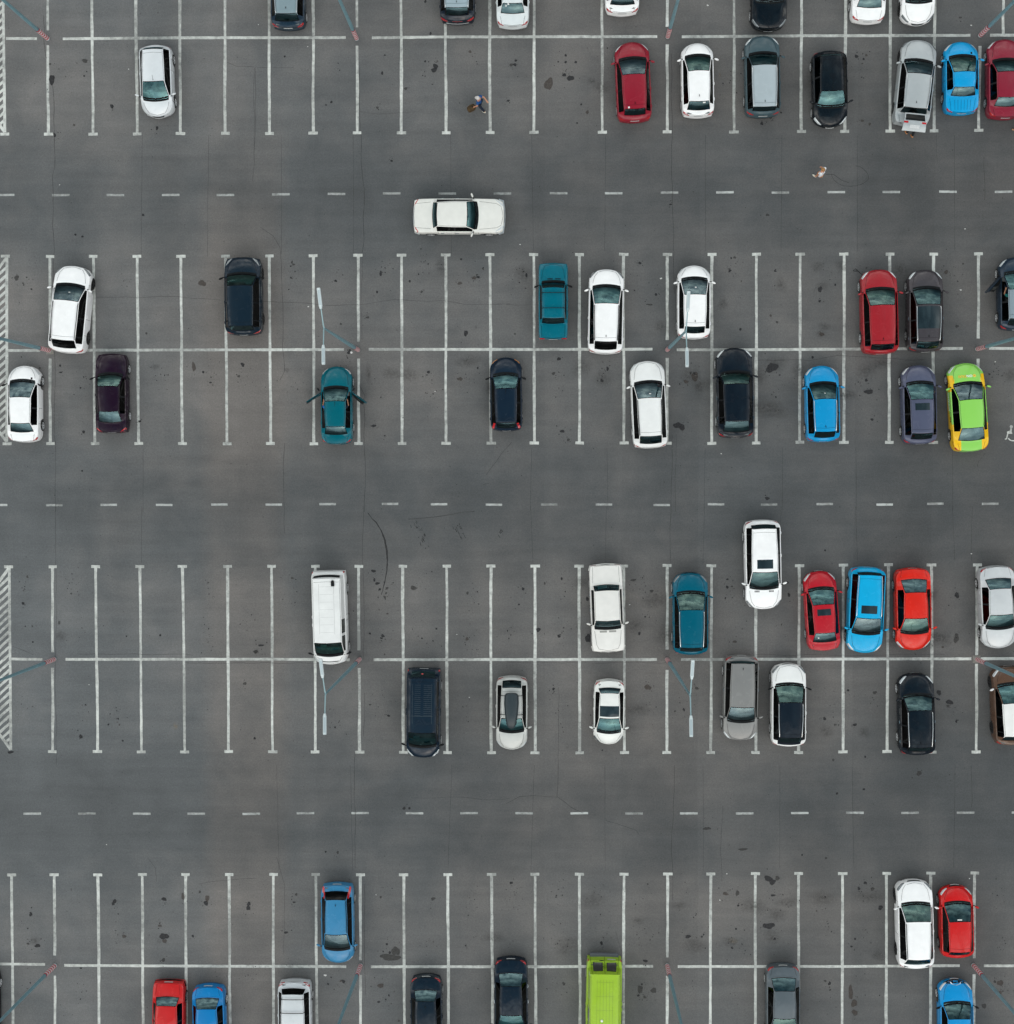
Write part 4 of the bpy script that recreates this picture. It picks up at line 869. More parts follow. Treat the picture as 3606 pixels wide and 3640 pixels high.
def taxi_paint(nfo):
    m = bpy.data.materials.new('taxi_livery'); m.use_nodes = True; t = m.node_tree; b = t.nodes['Principled BSDF']; l = t.links.new
    tcn = N(t, 'ShaderNodeTexCoord'); sp_ = N(t, 'ShaderNodeSeparateXYZ'); l(tcn.outputs['Object'], sp_.inputs[0])
    def mth(op, a, c=None):
        q = N(t, 'ShaderNodeMath', operation=op)
        for i, z in enumerate((a, c)):
            if z is None: continue
            if isinstance(z, (int, float)): q.inputs[i].default_value = z
            else: l(z, q.inputs[i])
        return q.outputs[0]
    X = mth('ABSOLUTE', sp_.outputs['X']); Y = sp_.outputs['Y']; Z = sp_.outputs['Z']; hw, yf, yc, yr, yt = (nfo[k] for k in ('hw', 'yf', 'yc', 'yr', 'yt'))
    AND = lambda *a: a[0] if len(a) == 1 else mth('MULTIPLY', a[0], AND(*a[1:]))
    gt_ = lambda a, c: mth('GREATER_THAN', a, c); lt_ = lambda a, c: mth('LESS_THAN', a, c)
    rear = AND(gt_(X, hw * .58), lt_(mth('SUBTRACT', Y, mth('MULTIPLY', X, .35)), yr - .22))
    rear2 = AND(gt_(X, hw * .86), lt_(Y, yr + .25))
    low = AND(gt_(X, hw * .9), lt_(mth('ADD', Z, mth('MULTIPLY', Y, .32)), .56), lt_(Y, yc - .2))
    fr = AND(gt_(mth('ADD', X, mth('MULTIPLY', mth('ABSOLUTE', mth('SUBTRACT', Y, yc + .16)), -.22)), hw * .72), lt_(Y, yf - .62), gt_(Y, yc - .42), gt_(Z, .55))
    m_ = rear
    for q in (rear2, low, fr): m_ = mth('MAXIMUM', m_, q)
    mi = N(t, 'ShaderNodeMixRGB'); mi.inputs[1].default_value = (.25, .60, .10, 1); mi.inputs[2].default_value = (.80, .47, .004, 1)
    l(m_, mi.inputs[0]); l(mi.outputs[0], b.inputs['Base Color']); b.inputs['Roughness'].default_value = .4; b.inputs['Coat Weight'].default_value = .6; b.inputs['Specular IOR Level'].default_value = .15
    return m
def c(key, *a, **k):
    k.setdefault('group', G1); I[key] = car(*a, **k); return I[key]
# top row, cut off by the frame
c('a1', '12', 262, 246, 0, 'U', (-368, -255, -150, 95, 165, 220), 'hatch', (.028, .045, .055), 'steel blue hatchback cut off at the top edge, leftmost of the top row', roof=(.20, .27, .30), rail=M_RAIL, antenna='fin', rim='bright', metal=.3)
c('a2', '12', 1513, 254, 0, 'U', (-410, -280, -170, 50, 122, 178), 'suv', (.012, .018, .024), 'dark crossover with pale grey roof and red trunk lettering at the top edge', roof=(.30, .38, .42), rail=M_RAIL, antenna='fin', darkrear=True, H=1.6, noplate=True)
c('a3', '12', 1921, 236, 0, 'U', (-390, -300, -190, 20, 108, 210), 'sedan', (.66, .70, .71), 'white sedan with round sticker in its rear window, cut off at the top edge', antenna='')
c('a4', '13', 857, 246, 0, 'U', (-440, -320, -210, -20, 45, 114), 'sedan', WHITE, 'white sedan tail with orange red lamps at the top edge, above the dark red hatchback', smalllamp=False)
c('a5', '14', 98, 256, 0, 'D', (230, 15, -90, -290, -345, -370), 'suv', BLACK, 'black car pointing down with creased hood and plate, cut off at the top edge', H=1.6, lamp=M_LENSD, chromehandle=True)
c('a6', '14', 838, 242, 2.0, 'U', (-420, -335, -225, -25, 65, 174), 'sedan', WHITE, 'white sedan tail with deep red lamps at the top edge above the open silver wagon')
c('a7', '14', 1196, 240, -1, 'D', (188, 15, -95, -300, -340, -372), 'hatch', WHITE, 'white hatchback pointing down at the top edge with long headlights, right of a white sedan', lamp=M_LENSD, rim='dark')
# second row
c('b1', '11', 1163, 236, -1.5, 'D', (872, 738, 602, 362, 345, 338), 'hatch', (.68, .71, .73), 'small silver hatchback parked alone in the upper left of the lot', antenna='front', H=1.5, metal=.25, tallrear=False, hl=.8)
c('b2', '13', 938, 250, -2.6, 'U', (317, 430, 545, 800, 860, 905), 'hatch', (.25, .008, .022), 'dark red hatchback with antenna line on its roof, left end of the upper right group', antenna='fin', H=1.55, stick=[('sticker', M_WHITE, (.87, -.36), .045, .045)])
c('b3', '13', 1414, 232, -1.2, 'U', (325, 410, 518, 745, 822, 870), 'hatch', WHITE, 'white hatchback facing up between the dark red hatchback and the grey blue wagon', antenna='fin', hl=.7, stick=[('paper_note', M_PAPER, (.90, .30), .08, .05)])
c('b4', '14', 48, 250, -1.2, 'U', (278, 392, 475, 785, 825, 868), 'suv', (.050, .085, .10), 'grey blue off-roader with pale roof and roof rails beside the black hatchback', roof=(.36, .42, .45), rail=M_RAIL, antenna='fin', H=1.68, darkrear=True)
c('b5', '14', 548, 246, -1.6, 'D', (945, 790, 672, 412, 395, 380), 'hatch', BLACK, 'black hatchback facing down with a slate coloured roof, right of an oil spotted bay line', antenna='front', H=1.5, lamp=M_LENS)
I['b5']['root']['label'] = 'black hatchback facing down beside the empty bay left of the open silver wagon'
c('b6', '14', 1180, 256, 6.0, 'U', (300, 445, 540, 795, 850, 935), 'wagon', (.42, .45, .46), 'silver wagon with its tailgate raised and a person bending behind it', metal=.35, rail=M_RAIL, antenna='fin', H=1.55, open_gate=True, rim='dark', chromehandle=True, lamp=M_LENSD)
c('b7', '14', 1518, 240, -.6, 'U', (313, 413, 525, 640, 718, 850), 'sedan', (.0, .30, .62), 'bright blue sedan with a ribbed trunk lid in the upper right', vents=[(392, .50, .05, .06)], rim='bright')
c('b8', '14', 1843, 250, -.5, 'U', (295, 440, 525, 715, 795, 883), 'sedan', (.22, .012, .03), 'dark red sedan cut off by the right edge, beside the bright blue sedan', chromehandle=False, gtrim=M_BLK)
# moving
c('m', '12', 1600, 250, .3, 'R', (1862, 1655, 1585, 1362, 1322, 1188), 'old', (.70, .70, .66), 'cream white old sedan driving to the right along the upper lane', group='', vents=(), chromehandle=True, lamp=M_LENS, nogrille=False, gtrim=M_CHR, rw=.76)
# row B upper
c('c1', '21', 528, 268, 5.8, 'U', (97, 232, 345, 640, 708, 742), 'suv', WHITE, 'white crossover parked crooked against the leaning lamp base at the left', rail=M_BLK, rim='dark', H=1.7, lamp=M_LENSD, rwm=M_SG, bpil=True, stick=[('paper_note', M_PAPER, (.27, .1), .05, .03)])
c('c2', '21', 1805, 268, -.6, 'U', (34, 152, 235, 535, 578, 610), 'suv', (.012, .022, .028), 'boxy black off-roader standing alone in the left half', H=1.8, rim='dark', blackmirror=True, lamp=M_LENSD, nw=.88, nb=.10)
c('c3', '23', 348, 212, .0, 'U', (75, 212, 250, 478, 528, 638), 'box', (.0, .12, .17), 'old boxy teal sedan with two black roof bars', bars=(292, 405), vents=[(190, -.18, .15, .03), (190, .26, .15, .03)], blackmirror=True, chromehandle=True, gtrim=M_CHR)
c('c4', '23', 737, 254, 1.0, 'U', (123, 242, 368, 650, 720, 747), 'suv', WHITE, 'white crossover with black roof rails right of the boxy teal sedan', rail=M_BLK, antenna='fin', lamp=M_LENSD, H=1.65, rwm=M_SG)
c('c5', '23', 1387, 238, .0, 'U', (92, 185, 302, 540, 598, 635), 'hatch', WHITE, 'white hatchback under the arms of a street lamp', antenna='fin', hl=.8, stick=[('paper_note', M_PAPER, (.285, .04), .05, .04)])
c('c6', '24', 912, 258, -1.8, 'U', (125, 262, 380, 670, 722, 750), 'suv', (.31, .011, .018), 'red crossover facing up beside the grey car with a glass roof', antenna='fin', H=1.62)
c('c7', '24', 1250, 246, -.6, 'U', (128, 255, 375, 650, 712, 735), 'suv', (.060, .054, .060), 'dark grey crossover with a long glass roof and silver rails', pano=(385, 560), rail=M_RAIL, antenna='fin', H=1.6, metal=.3, chromehandle=True)
c('c8', '24', 1925, 246, -.8, 'U', (32, 140, 262, 480, 540, 573), 'hatch', (.035, .048, .058), 'dark blue grey hatchback cut off by the right edge with its left door open', open='L', roof=(.22, .28, .32), metal=.2)
# row B lower
c('d1', '21', 184, 236, .4, 'U', (832, 942, 1062, 1255, 1330, 1400), 'sedan', WHITE, 'white sedan with black door mirrors beside the hatched marking at the left edge', blackmirror=True, vents=[(925, .52, .05, .06)], stick=())
c('d2', '21', 830, 232, -.2, 'U', (742, 893, 982, 1168, 1258, 1330), 'old', (.024, .004, .013), 'dark plum old sedan right of the crooked white crossover', blackmirror=True, smalllamp=True)
c('d3', '22', 621, 228, -.3, 'U', (838, 992, 1092, 1280, 1348, 1416), 'sedan', (.0, .105, .14), 'teal sedan with both front doors wide open below the lamp', open='LR', antenna='front', hl=.7)
c('d4', '22', 1872, 232, -.6, 'U', (770, 893, 998, 1250, 1300, 1318), 'hatch', (.012, .022, .032), 'dark navy hatchback with orange front corner lamps near the middle', blackmirror=True, antenna='front', H=1.42, lamp=M_ORG, hl=.35, tallrear=True)
c('d5', '23', 1053, 252, -2.6, 'U', (797, 952, 1068, 1350, 1415, 1443), 'wagon', (.76, .77, .76), 'white wagon with black roof rails crossing the bay ends, below the lamp lit hatchback', rail=M_BLK, H=1.55, stick=[('paper_note', M_PAPER, (.36, .05), .06, .03)])
I['d5']['root']['label'] = 'white wagon with black roof rails, its tail sticking out past the bay ends'
c('d6', '23', 1688, 262, -1.2, 'U', (703, 880, 965, 1240, 1330, 1368), 'suv', (.008, .012, .016), 'long black crossover with a dark roof and chrome handles, right of a lamp post', H=1.66, chromehandle=True, lamp=M_LENS, rim='bright')
c('d7', '24', 493, 242, -1.6, 'U', (832, 960, 1075, 1318, 1370, 1397), 'hatch', (.0, .26, .55), 'bright blue small crossover with silver roof rails in the second parking row', rail=M_RAIL, H=1.6, antenna='fin', chromehandle=True, stick=[('paper_note', M_PAPER, (.33, .02), .03, .04)])
c('d8', '24', 1207, 244, -1.6, 'U', (828, 955, 1078, 1330, 1382, 1414), 'hatch', (.085, .095, .150), 'violet grey hatchback with a sunroof left of the green taxi', sunroof=(1108, 1160), sunw=.40, metal=.25, H=1.5)
c('taxi', '24', 1568, 258, -4.0, 'U', (812, 960, 1080, 1290, 1392, 1470), 'sedan', (.20, .62, .10), 'lime green and yellow taxi with lettering on its hood', name='taxi', cat='taxi', livery=taxi_paint, H=1.47)
# row C upper
c('e1', '32', 573, 252, -1.5, 'D', (1165, 1100, 1015, 535, 500, 474), 'van', (.74, .75, .74), 'white delivery van with a ribbed roof and black roof hatch by the lamp', name='delivery_van', cat='van', blackmirror=True, nogrille=True, group='')
c('e2', '32', 1264, 250, .7, 'D', (1850, 1775, 1680, 1275, 1235, 1198), 'van', (.012, .022, .030), 'black passenger van with a long dark roof near the middle', name='passenger_van', cat='van', blackmirror=True, van_glazed=True, group='')
c('e3', '33', 42, 230, .4, 'D', (1797, 1665, 1572, 1345, 1280, 1253), 'hatch', (.50, .51, .49), 'pale silver hatchback carrying a black roof box', bars=(1400, 1540), metal=.15, H=1.5)
c('e4', '33', 745, 242, -2.3, 'D', (1073, 900, 850, 625, 572, 428), 'box', (.72, .71, .68), 'old boxy cream sedan facing down with chrome handles', vents=[(925, -.26, .20, .055), (925, .26, .20, .055)], ventm=mat('vent_grey', (.30, .30, .28), .6), chromehandle=True, group='')
c('e5', '33', 1360, 256, -.5, 'U', (488, 635, 765, 1045, 1078, 1095), 'suv', (.0, .095, .15), 'teal crossover with bright silver roof rails above the lamp with a diagonal pole', rail=M_RAIL, H=1.65, lamp=M_LENSD, gtrim=M_CHR)
I['e5']['root']['label'] = 'teal crossover with bright silver roof rails, parked left of the white car with hood vents'
c('e6', '34', 52, 262, -1.4, 'D', (758, 605, 490, 168, 128, 98), 'suv', WHITE, 'white crossover with hood vents and sunroof pulling out past the bay ends', vents=[(628, x, .022, .05) for x in (-.50, -.43, -.36, -.29, .29, .36, .43, .50)], sunroof=(395, 462), sunw=.44, H=1.68, lamp=M_LENSD, darkrear=True)
c('e7', '34', 488, 236, -4.0, 'U', (475, 605, 725, 935, 1010, 1066), 'sedan', (.42, .006, .016), 'small red sedan facing up with sunroof and large pale headlights', sunroof=(760, 808), sunw=.38, stick=[('sticker', M_WHITE, (.87, -.40), .04, .05)])
c('e8', '34', 812, 256, 2.3, 'D', (1080, 940, 832, 512, 480, 446), 'suv', (.0, .36, .66), 'sky blue crossover with silver rails and sunroof between two red cars', rail=M_RAIL, sunroof=(735, 795), sunw=.44, H=1.66, chromehandle=True, darkrear=True)
c('e9', '34', 1163, 254, -1.6, 'D', (1062, 935, 832, 640, 532, 454), 'sedan', (.62, .014, .004), 'orange red sedan facing down right of the sky blue crossover', H=1.45, metal=0)
c('e10', '34', 1788, 254, -3.4, 'D', (1050, 900, 805, 612, 525, 438), 'sedan', (.56, .58, .59), 'silver sedan cut off by the right edge above a lamp post', metal=.25)
# row C lower
c('f1', '33', 760, 224, .8, 'D', (1758, 1670, 1572, 1385, 1335, 1277), 'sedan', (.76, .77, .74), 'small white coupe with a black glass roof below the old cream sedan', pano=(1560, 1475), H=1.36, lamp=M_LENSD)
c('f2', '33', 1731, 250, .9, 'D', (1726, 1590, 1490, 1165, 1140, 1097), 'suv', (.22, .22, .215), 'matte grey crossover facing down with curved red tail lamps', antenna='fin', H=1.62, metal=.3, darkrear=True, chromehandle=True)
c('f3', '34', 241, 250, .0, 'U', (1158, 1314, 1450, 1712, 1752, 1770), 'suv', (.78, .79, .78), 'white crossover with a black roof and silver rails', roof=(.012, .016, .02), roofall=True, rail=M_RAIL, blackmirror=True, H=1.65, blackpillar=True, lamp=M_LENSD)
c('f4', '34', 1186, 252, -1.4, 'U', (1232, 1392, 1510, 1785, 1815, 1834), 'suv', (.007, .011, .014), 'black crossover with two bright silver roof rails, alone in the lower right bays', rail=M_RAIL, antenna='fin', H=1.66, chromehandle=True, darkrear=True)
c('f5', '34', 1885, 262, -3.0, 'U', (1178, 1312, 1455, 1702, 1735, 1760), 'suv', (.10, .055, .035), 'brown crossover with a white roof cut off by the right edge', roof=(.78, .78, .76), rim='dark', H=1.65, mirm=M_WHITE)
# row D upper
c('g1', '42', 628, 240, -.4, 'D', (1456, 1362, 1258, 1000, 925, 870), 'wagon', (.035, .20, .38), 'light blue wagon with dark roof rails in the bottom left area', rail=M_BLK, tallrear=True, antenna='fin', hl=.6, rwm=M_SG)
c('g2', '44', 1174, 260, -1.6, 'U', (842, 1020, 1158, 1440, 1478, 1491), 'suv', WHITE, 'white crossover facing up beside the bright red hatchback', rail=M_BLK, rim='dark', H=1.68, lamp=M_LENSD)
c('g3', '44', 1484, 238, -1.5, 'U', (884, 1015, 1158, 1385, 1408, 1419), 'hatch', (.55, .006, .006), 'bright red hatchback beside the lower right lamp post', hl=.9, H=1.5, stick=[('paper_card', M_PAPER, (.40, -.02), .13, .035)])
# bottom row
c('h1', '41', 1252, 236, .8, 'D', (2195, 2080, 1990, 1785, 1705, 1592), 'old', (.50, .012, .012), 'old red sedan at the bottom edge, left of a blue one', smalllamp=True, blackmirror=True, H=1.40)
c('h2', '41', 1553, 240, -1.2, 'D', (2200, 2095, 1990, 1808, 1715, 1620), 'sedan', (.0, .17, .44), 'blue sedan with red lamps at the bottom edge, beside the old red sedan', H=1.45)
c('h3', '42', 312, 246, -.2, 'D', (2190, 2085, 1990, 1700, 1642, 1586), 'wagon', (.58, .61, .63), 'silver white wagon with two thin roof bars at the bottom edge', bars=(1733, 1832), metal=.2, rwm=M_SG)
c('h4', '42', 1285, 234, -.6, 'D', (2150, 2060, 1960, 1752, 1655, 1550), 'sedan', (.010, .018, .024), 'black sedan with a number plate and red lamps at the bottom edge', antenna='fin', H=1.45)
c('h5', '43', 38, 246, -.5, 'D', (2040, 1950, 1855, 1640, 1530, 1420), 'sedan', (.009, .017, .024), 'larger black sedan left of the lime green van, chrome door handles', chromehandle=True, H=1.48)
c('h6', '43', 720, 262, .8, 'D', (2110, 2070, 1990, 1548, 1500, 1425), 'van', (.30, .48, .025), 'lime green high-roof van with rear windows at the bottom edge', name='delivery_van', cat='van', H=2.15, blackmirror=True, nogrille=True, group='', noplate=True)
c('h7', '44', 201, 246, -.4, 'D', (2075, 1980, 1880, 1675, 1565, 1468), 'sedan', (.10, .12, .135), 'blue grey sedan with dark sides at the bottom edge of the right half', metal=.3, blackmirror=True, darkrear=False)
c('h8', '44', 1480, 244, -1.2, 'U', (1580, 1755, 1878, 2110, 2140, 2155), 'hatch', (.0, .25, .58), 'blue hatchback with a dark nose at the bottom right edge', blackmirror=True, grille=.6)
c('h0', '41', -128, 240, 0, 'D', (2090, 1990, 1890, 1690, 1600, 1500), 'sedan', BLACK, 'black sedan almost wholly outside the left edge, only its flank showing')

# ---- extras
def onroof(nfo, x, y): return nfo['sn']((x, y, nfo['H'] + .1), .006)[0]
# taxi livery: yellow fenders and quarters laid over green, lettering on hood and side
t = I['taxi']; sn = t['sn']
def hoodfn(x0, y0):
    return lambda x, y: sn((x0 - x, y0 - y, 1.2), .007)[0]
yh = t['loc'](902, .9)
M_ORT = mat('orange_letter', (.80, .42, .04), .5); M_EMB = mat('yellow_emblem', (.85, .55, .06), .5)
lettering('ON', .22, hoodfn(.13, yh), 'hood_lettering', M_WHITE, t['root'])
lettering('TAXI', .22, hoodfn(-.26, yh), 'hood_lettering', M_ORT, t['root'])
q = MB(); P = [sn((.42, yh, 1.2), .007)[0]] + [sn((.42 + .095 * math.cos(a * .4488), yh + .095 * math.sin(a * .4488), 1.2), .007)[0] for a in range(14)]
q.add(P, [(0, 1 + i, 1 + (i + 1) % 14) for i in range(14)]); q.build('emblem', M_EMB, t['root'])
q = MB()
for dx in (-.028, .028): patch(q, sn, [(.42 + dx - .022, yh + .012, 1.2), (.42 + dx + .022, yh + .012, 1.2), (.42 + dx + .022, yh - .014, 1.2), (.42 + dx - .022, yh - .014, 1.2)], 1, 1, .010)
q.build('emblem_mark', mat('brown_mark', (.22, .10, .01), .5), t['root'])
def sidefn(y0, z0): return lambda x, y: sn((-(t['hw'] + .2), y0 - x, z0 + y), .009)[0]
lettering('ONTAXI', .26, sidefn(t['pil'] + .62, .62), 'side_lettering', M_WHITE, t['root'])
lettering('579', .20, sidefn(t['pil'] - .38, .74), 'side_lettering', M_BLK, t['root'])
lettering('2090', .20, sidefn(t['ywr'] - .50, .86), 'side_lettering', mat('dark_gold', (.35, .16, .01), .5), t['root'])
# sticker of the white sedan, red lettering on the dark crossover
def rearfn(n, x0, y0, rot=0): return lambda x, y: n['sn']((x0 + x, y0 + y, n['H'] + .3), .010)[0]
n = I['a3']; q = MB(); x0, y0 = -.42, n['loc'](80, 1.2)
for r0, r1 in ((.082, .10), (0, .072)):
    k = 18; P = []
    for a in range(k): P += [n['sn']((x0 + r0 * math.cos(a * 2 * math.pi / k), y0 + r0 * math.sin(a * 2 * math.pi / k), 2), .007)[0], n['sn']((x0 + r1 * math.cos(a * 2 * math.pi / k), y0 + r1 * math.sin(a * 2 * math.pi / k), 2), .007)[0]]
    if r0: q.add(P, [(2 * a, 2 * a + 1, 2 * ((a + 1) % k) + 1, 2 * ((a + 1) % k)) for a in range(k)])
q.build('sticker_ring', M_WHITE, n['root'])
lettering('V', .10, rearfn(n, x0, y0 + .035), 'sticker_letter', M_WHITE, n['root']); lettering('W', .10, rearfn(n, x0, y0 - .04), 'sticker_letter', M_WHITE, n['root'])
q = MB(); patch(q, n['sn'], [(x0 + .10, y0 + .05, 2), (x0 + .18, y0 + .05, 2), (x0 + .20, y0 - .07, 2), (x0 + .12, y0 - .07, 2)], 2, 2, .008); q.build('sticker', M_WHITE, n['root'])
n = I['a2']; hw = n['hw']; q = MB(); strip(q, n['sn'], [(-.30, n['yt'] - .05, .93), (.30, n['yt'] - .05, .93)], .05, .012); q.build('trunk_lettering', M_RED, n['root'])
q = MB(); strip(q, n['sn'], [(-hw * .66, n['yt'] - .05, .62), (0, n['yt'] - .1, .62), (hw * .66, n['yt'] - .05, .62)], .10, .01); strip(q, n['sn'], [(-hw * .75, n['yt'] - .05, .40), (0, n['yt'] - .1, .40), (hw * .75, n['yt'] - .05, .40)], .03, .01); q.build('bumper_trim', M_RAIL, n['root'])
# ribs of the blue sedan's trunk lid
n = I['b7']; q = MB()
for x in (-.45, -.27, -.09, .09, .27, .45): strip(q, n['sn'], [(x, n['yb'] - .14, 1.2), (x * .96, n['yt'] + .12, 1.2)], .012)
q.build('trunk_ribs', M_SEAL, n['root'], False)
# ribs on van roofs
for key, xs in (('e1', (-.5, .5)), ('e2', (-.62, .62)), ('h6', (-.5, -.3, -.1, .1, .3, .5))):
    n = I[key]; q = MB()
    for x in xs: strip(q, n['sn'], [(x, n['yw'] - .5, 3), (x, n['yr'] + .25, 3)], .012)
    if key == 'e2':
        for k in range(16):
            y = lerp(n['yr'] + .3, n['yw'] - 1.0, k / 15)
            for a, b in ((-.6, -.10), (.10, .5)): strip(q, n['sn'], [(a, y, 3), (b, y, 3)], .012)
        strip(q, n['sn'], [(-.7, n['yw'] - .95, 3), (.7, n['yw'] - .95, 3)], .014)
    if key == 'e1':
        for k in range(7): y = lerp(n['yr'] + .4, n['yw'] - .6, k / 6); strip(q, n['sn'], [(-.42, y, 3), (.42, y, 3)], .008)
    if key == 'h6':
        for f in (.12, .36, .6): y = lerp(n['yr'], n['yw'], f); strip(q, n['sn'], [(-.55, y, 3), (.55, y, 3)], .010)
    q.build('roof_ribs', mat('rib_' + key, tuple(c_ * .45 for c_ in ((.74, .75, .74), (.10, .14, .16), (.30, .48, .025))[('e1', 'e2', 'h6').index(key)]), .5), n['root'], False)
n = I['e1']; q = MB(); yq = n['loc'](575, 1.95); q.box((.0 - .38, yq, n['H'] - .02), (.18, .26, .05)); q.ball((-.38, yq - .12, n['H'] - .01), (.09, .09, .035)); q.build('roof_hatch', M_BLK, n['root'])
q = MB(); patch(q, n['sn'], [(-.78, n['yt'] - .02, 1.80), (.78, n['yt'] - .02, 1.80), (.80, n['yt'] - .05, 1.42), (-.80, n['yt'] - .05, 1.42)], 6, 4, .01); q.build('rear_window', M_SG, n['root'])
n['root'].children[0]
q = MB(); strip(q, n['sn'], [(-.5, n['yf'] - .12, 1.2), (.5, n['yf'] - .12, 1.2)], .05, .01); q.build('hood_vent', M_BLK, n['root'])
n = I['e2']; q = MB(); patch(q, n['sn'], [(-.70, n['yt'] + .0, 1.80), (.70, n['yt'] + .0, 1.80), (.72, n['yt'] - .05, 1.30), (-.72, n['yt'] - .05, 1.30)], 6, 4, .01); q.build('rear_window', M_RW, n['root'])
q = MB(); q.ball((.0, n['yt'] + .12, 1.86), (.06, .03, .02)); q.build('brake_light', M_RED, n['root'])
# lime van tail: two door windows, bumper, plate, roof vent
n = I['h6']
for s_ in (-1, 1):
    q = MB(); patch(q, n['sn'], [(s_ * .10, n['yt'] + .05, 1.76), (s_ * .66, n['yt'] + .05, 1.76), (s_ * .70, n['yt'] + .0, 1.45), (s_ * .12, n['yt'] + .0, 1.45)], 4, 4, .012); q.build('rear_window', mat('dull_glass', (.035, .036, .034), .25), n['root'])
    q = MB(); strip(q, n['sn'], [(s_ * .80, n['yt'] + .02, .6), (s_ * .80, n['yt'] + .02, 1.3), (s_ * .72, n['yt'] + .10, 2.0)], .014, .01); q.build('door_seam', M_SEAL, n['root'], False)
q = MB(); strip(q, n['sn'], [(0, n['yt'] - .02, .55), (0, n['yt'] - .02, 1.3), (0, n['yt'] + .1, 2.05)], .018, .01); q.build('door_seam', M_SEAL, n['root'], False)
q = MB(); q.box((0, n['yt'] - .09, .50), (1.62, .22, .22)); q.build('rear_bumper', mat('grey_plastic', (.10, .11, .125), .6), n['root'])
q = MB(); patch(q, n['sn'], [(-.62, n['yt'] - .04, 1.02), (-.16, n['yt'] - .04, 1.02), (-.16, n['yt'] - .04, .90), (-.62, n['yt'] - .04, .90)], 3, 2, .015); q.build('license_plate', M_PLATE, n['root'])
q = MB(); strip(q, n['sn'], [(.05, n['yt'] - .04, 1.22), (.30, n['yt'] - .04, 1.22)], .04, .015); q.build('door_handle', M_BLK, n['root'])
q = MB(); q.ball((-.36, 0, 0), (.01, .01, .01), 0, 4, 3); p, _ = n['sn']((.16, n['loc'](1893, 2.1), 3), 0); q = MB(); q.tube([p, p + Vector((0, 0, .05))], [.075, .06], 14); q.build('roof_vent', M_WHITE, n['root'])
# blunt dark nose and chrome arch of the blue hatchback
n = I['h8']; q = MB(); hw = n['hw']; patch(q, n['sn'], [(-hw * .66, n['yf'] - .10, .8), (hw * .66, n['yf'] - .10, .8), (hw * .8, n['yf'] + .05, .55), (-hw * .8, n['yf'] + .05, .55)], 8, 4, .005); q.build('nose_panel', M_BLK, n['root'])
q = MB(); strip(q, n['sn'], [(-.40, n['yf'] + .02, .62), (-.22, n['yf'] - .14, .80), (0, n['yf'] - .20, .85), (.22, n['yf'] - .14, .80), (.40, n['yf'] + .02, .62)], .03, .015); q.build('nose_trim', M_CHR, n['root'])
# plate lettering on the nearest readable plates is too small to read in the photo: dark dashes stay inside the plate material
# chrome bumpers of the old cars
for key in ('c3', 'e4', 'm', 'h1'):
    n = I[key]; hw = n['hw']
    for s_ in (1, -1):
        q = MB(); yy = n['yf'] if s_ > 0 else n['yt']; P = [(-hw - .0, yy - s_ * .30, .50), (-hw * .93, yy - s_ * .06, .50), (-hw * .5, yy + s_ * .0, .50), (0, yy + s_ * .03, .50), (hw * .5, yy + s_ * .0, .50), (hw * .93, yy - s_ * .06, .50), (hw + .0, yy - s_ * .30, .50)]
        q.tube(P, .055, 6, 0, True, 1.3); q.build('bumper', {'c3': M_CHR, 'e4': mat('cream_bumper', (.68, .68, .65), .35), 'm': M_RAIL, 'h1': M_BLK}[key], n['root'])
n = I['c3']; q = MB()
for s_ in (-1, 1): q.box((s_ * .62, n['yt'] - .0, .68), (.26, .06, .12))
q.build('tail_lamp_block', M_RED, n['root'])
n = I['e4']; q = MB()
# things on the parcel shelf of the cream sedan
for x, w_, m_, nm in ((-.38, .30, mat('pink_cloth', (.55, .20, .20), .8), 'cushion'), (.22, .52, M_PAPER, 'newspaper')):
    q = MB(); q.box((x, (n['yb'] + n['yr']) / 2, n['ZD'] - .01), (w_, .16, .06), 0, .12); o_ = q.build(nm, m_, None); o_.parent = None
    o_.matrix_world = Matrix.Translation(n['root'].location) @ n['root'].rotation_euler.to_matrix().to_4x4()
    tag(o_, {'cushion': 'pink cushion on the rear shelf of the old cream sedan', 'newspaper': 'folded white paper on the rear shelf of the old cream sedan'}[nm], nm)
# roof box
n = I['e3']; y0, y1 = n['loc'](1648, 1.75), n['loc'](1382, 1.75); q = MB(); P = []; rows = []
prof = [(0, .0), (.04, .55), (.14, .86), (.4, .97), (.7, 1.0), (.93, .95), (.985, .75), (1, .45)]
for u, w_ in prof:
    y = lerp(y0, y1, u); hwx = .41 * w_ * (.74 + .26 * min(1, u * 1.6)); zt_ = 1.62 + .30 * min(1, u * 5 + .25) * (1 if u < .93 else .8)
    for x, z in ((-1, 1.62), (-1.0, 1.72), (-.86, lerp(1.72, zt_, .8)), (-.6, zt_), (0, zt_ + .015), (.6, zt_), (.86, lerp(1.72, zt_, .8)), (1, 1.72), (1, 1.62)): P.append((x * max(hwx, .02), y, z))
k = 9; q.add(P, [(i * k + j, i * k + j + 1, (i + 1) * k + j + 1, (i + 1) * k + j) for i in range(len(prof) - 1) for j in range(k - 1)] + [(i * k + k - 1, i * k, (i + 1) * k, (i + 1) * k + k - 1) for i in range(len(prof) - 1)] + [tuple(range(k)), tuple(reversed(range((len(prof) - 1) * k, len(prof) * k)))])
o_ = q.build('roof_box', mat('box_shell', (.018, .030, .036), .45, noise=.15, nscale=12), None, True, 50)
o_.matrix_world = Matrix.Translation(n['root'].location) @ n['root'].rotation_euler.to_matrix().to_4x4()
tag(o_, 'long dark roof box strapped on the pale silver hatchback', 'roof box')
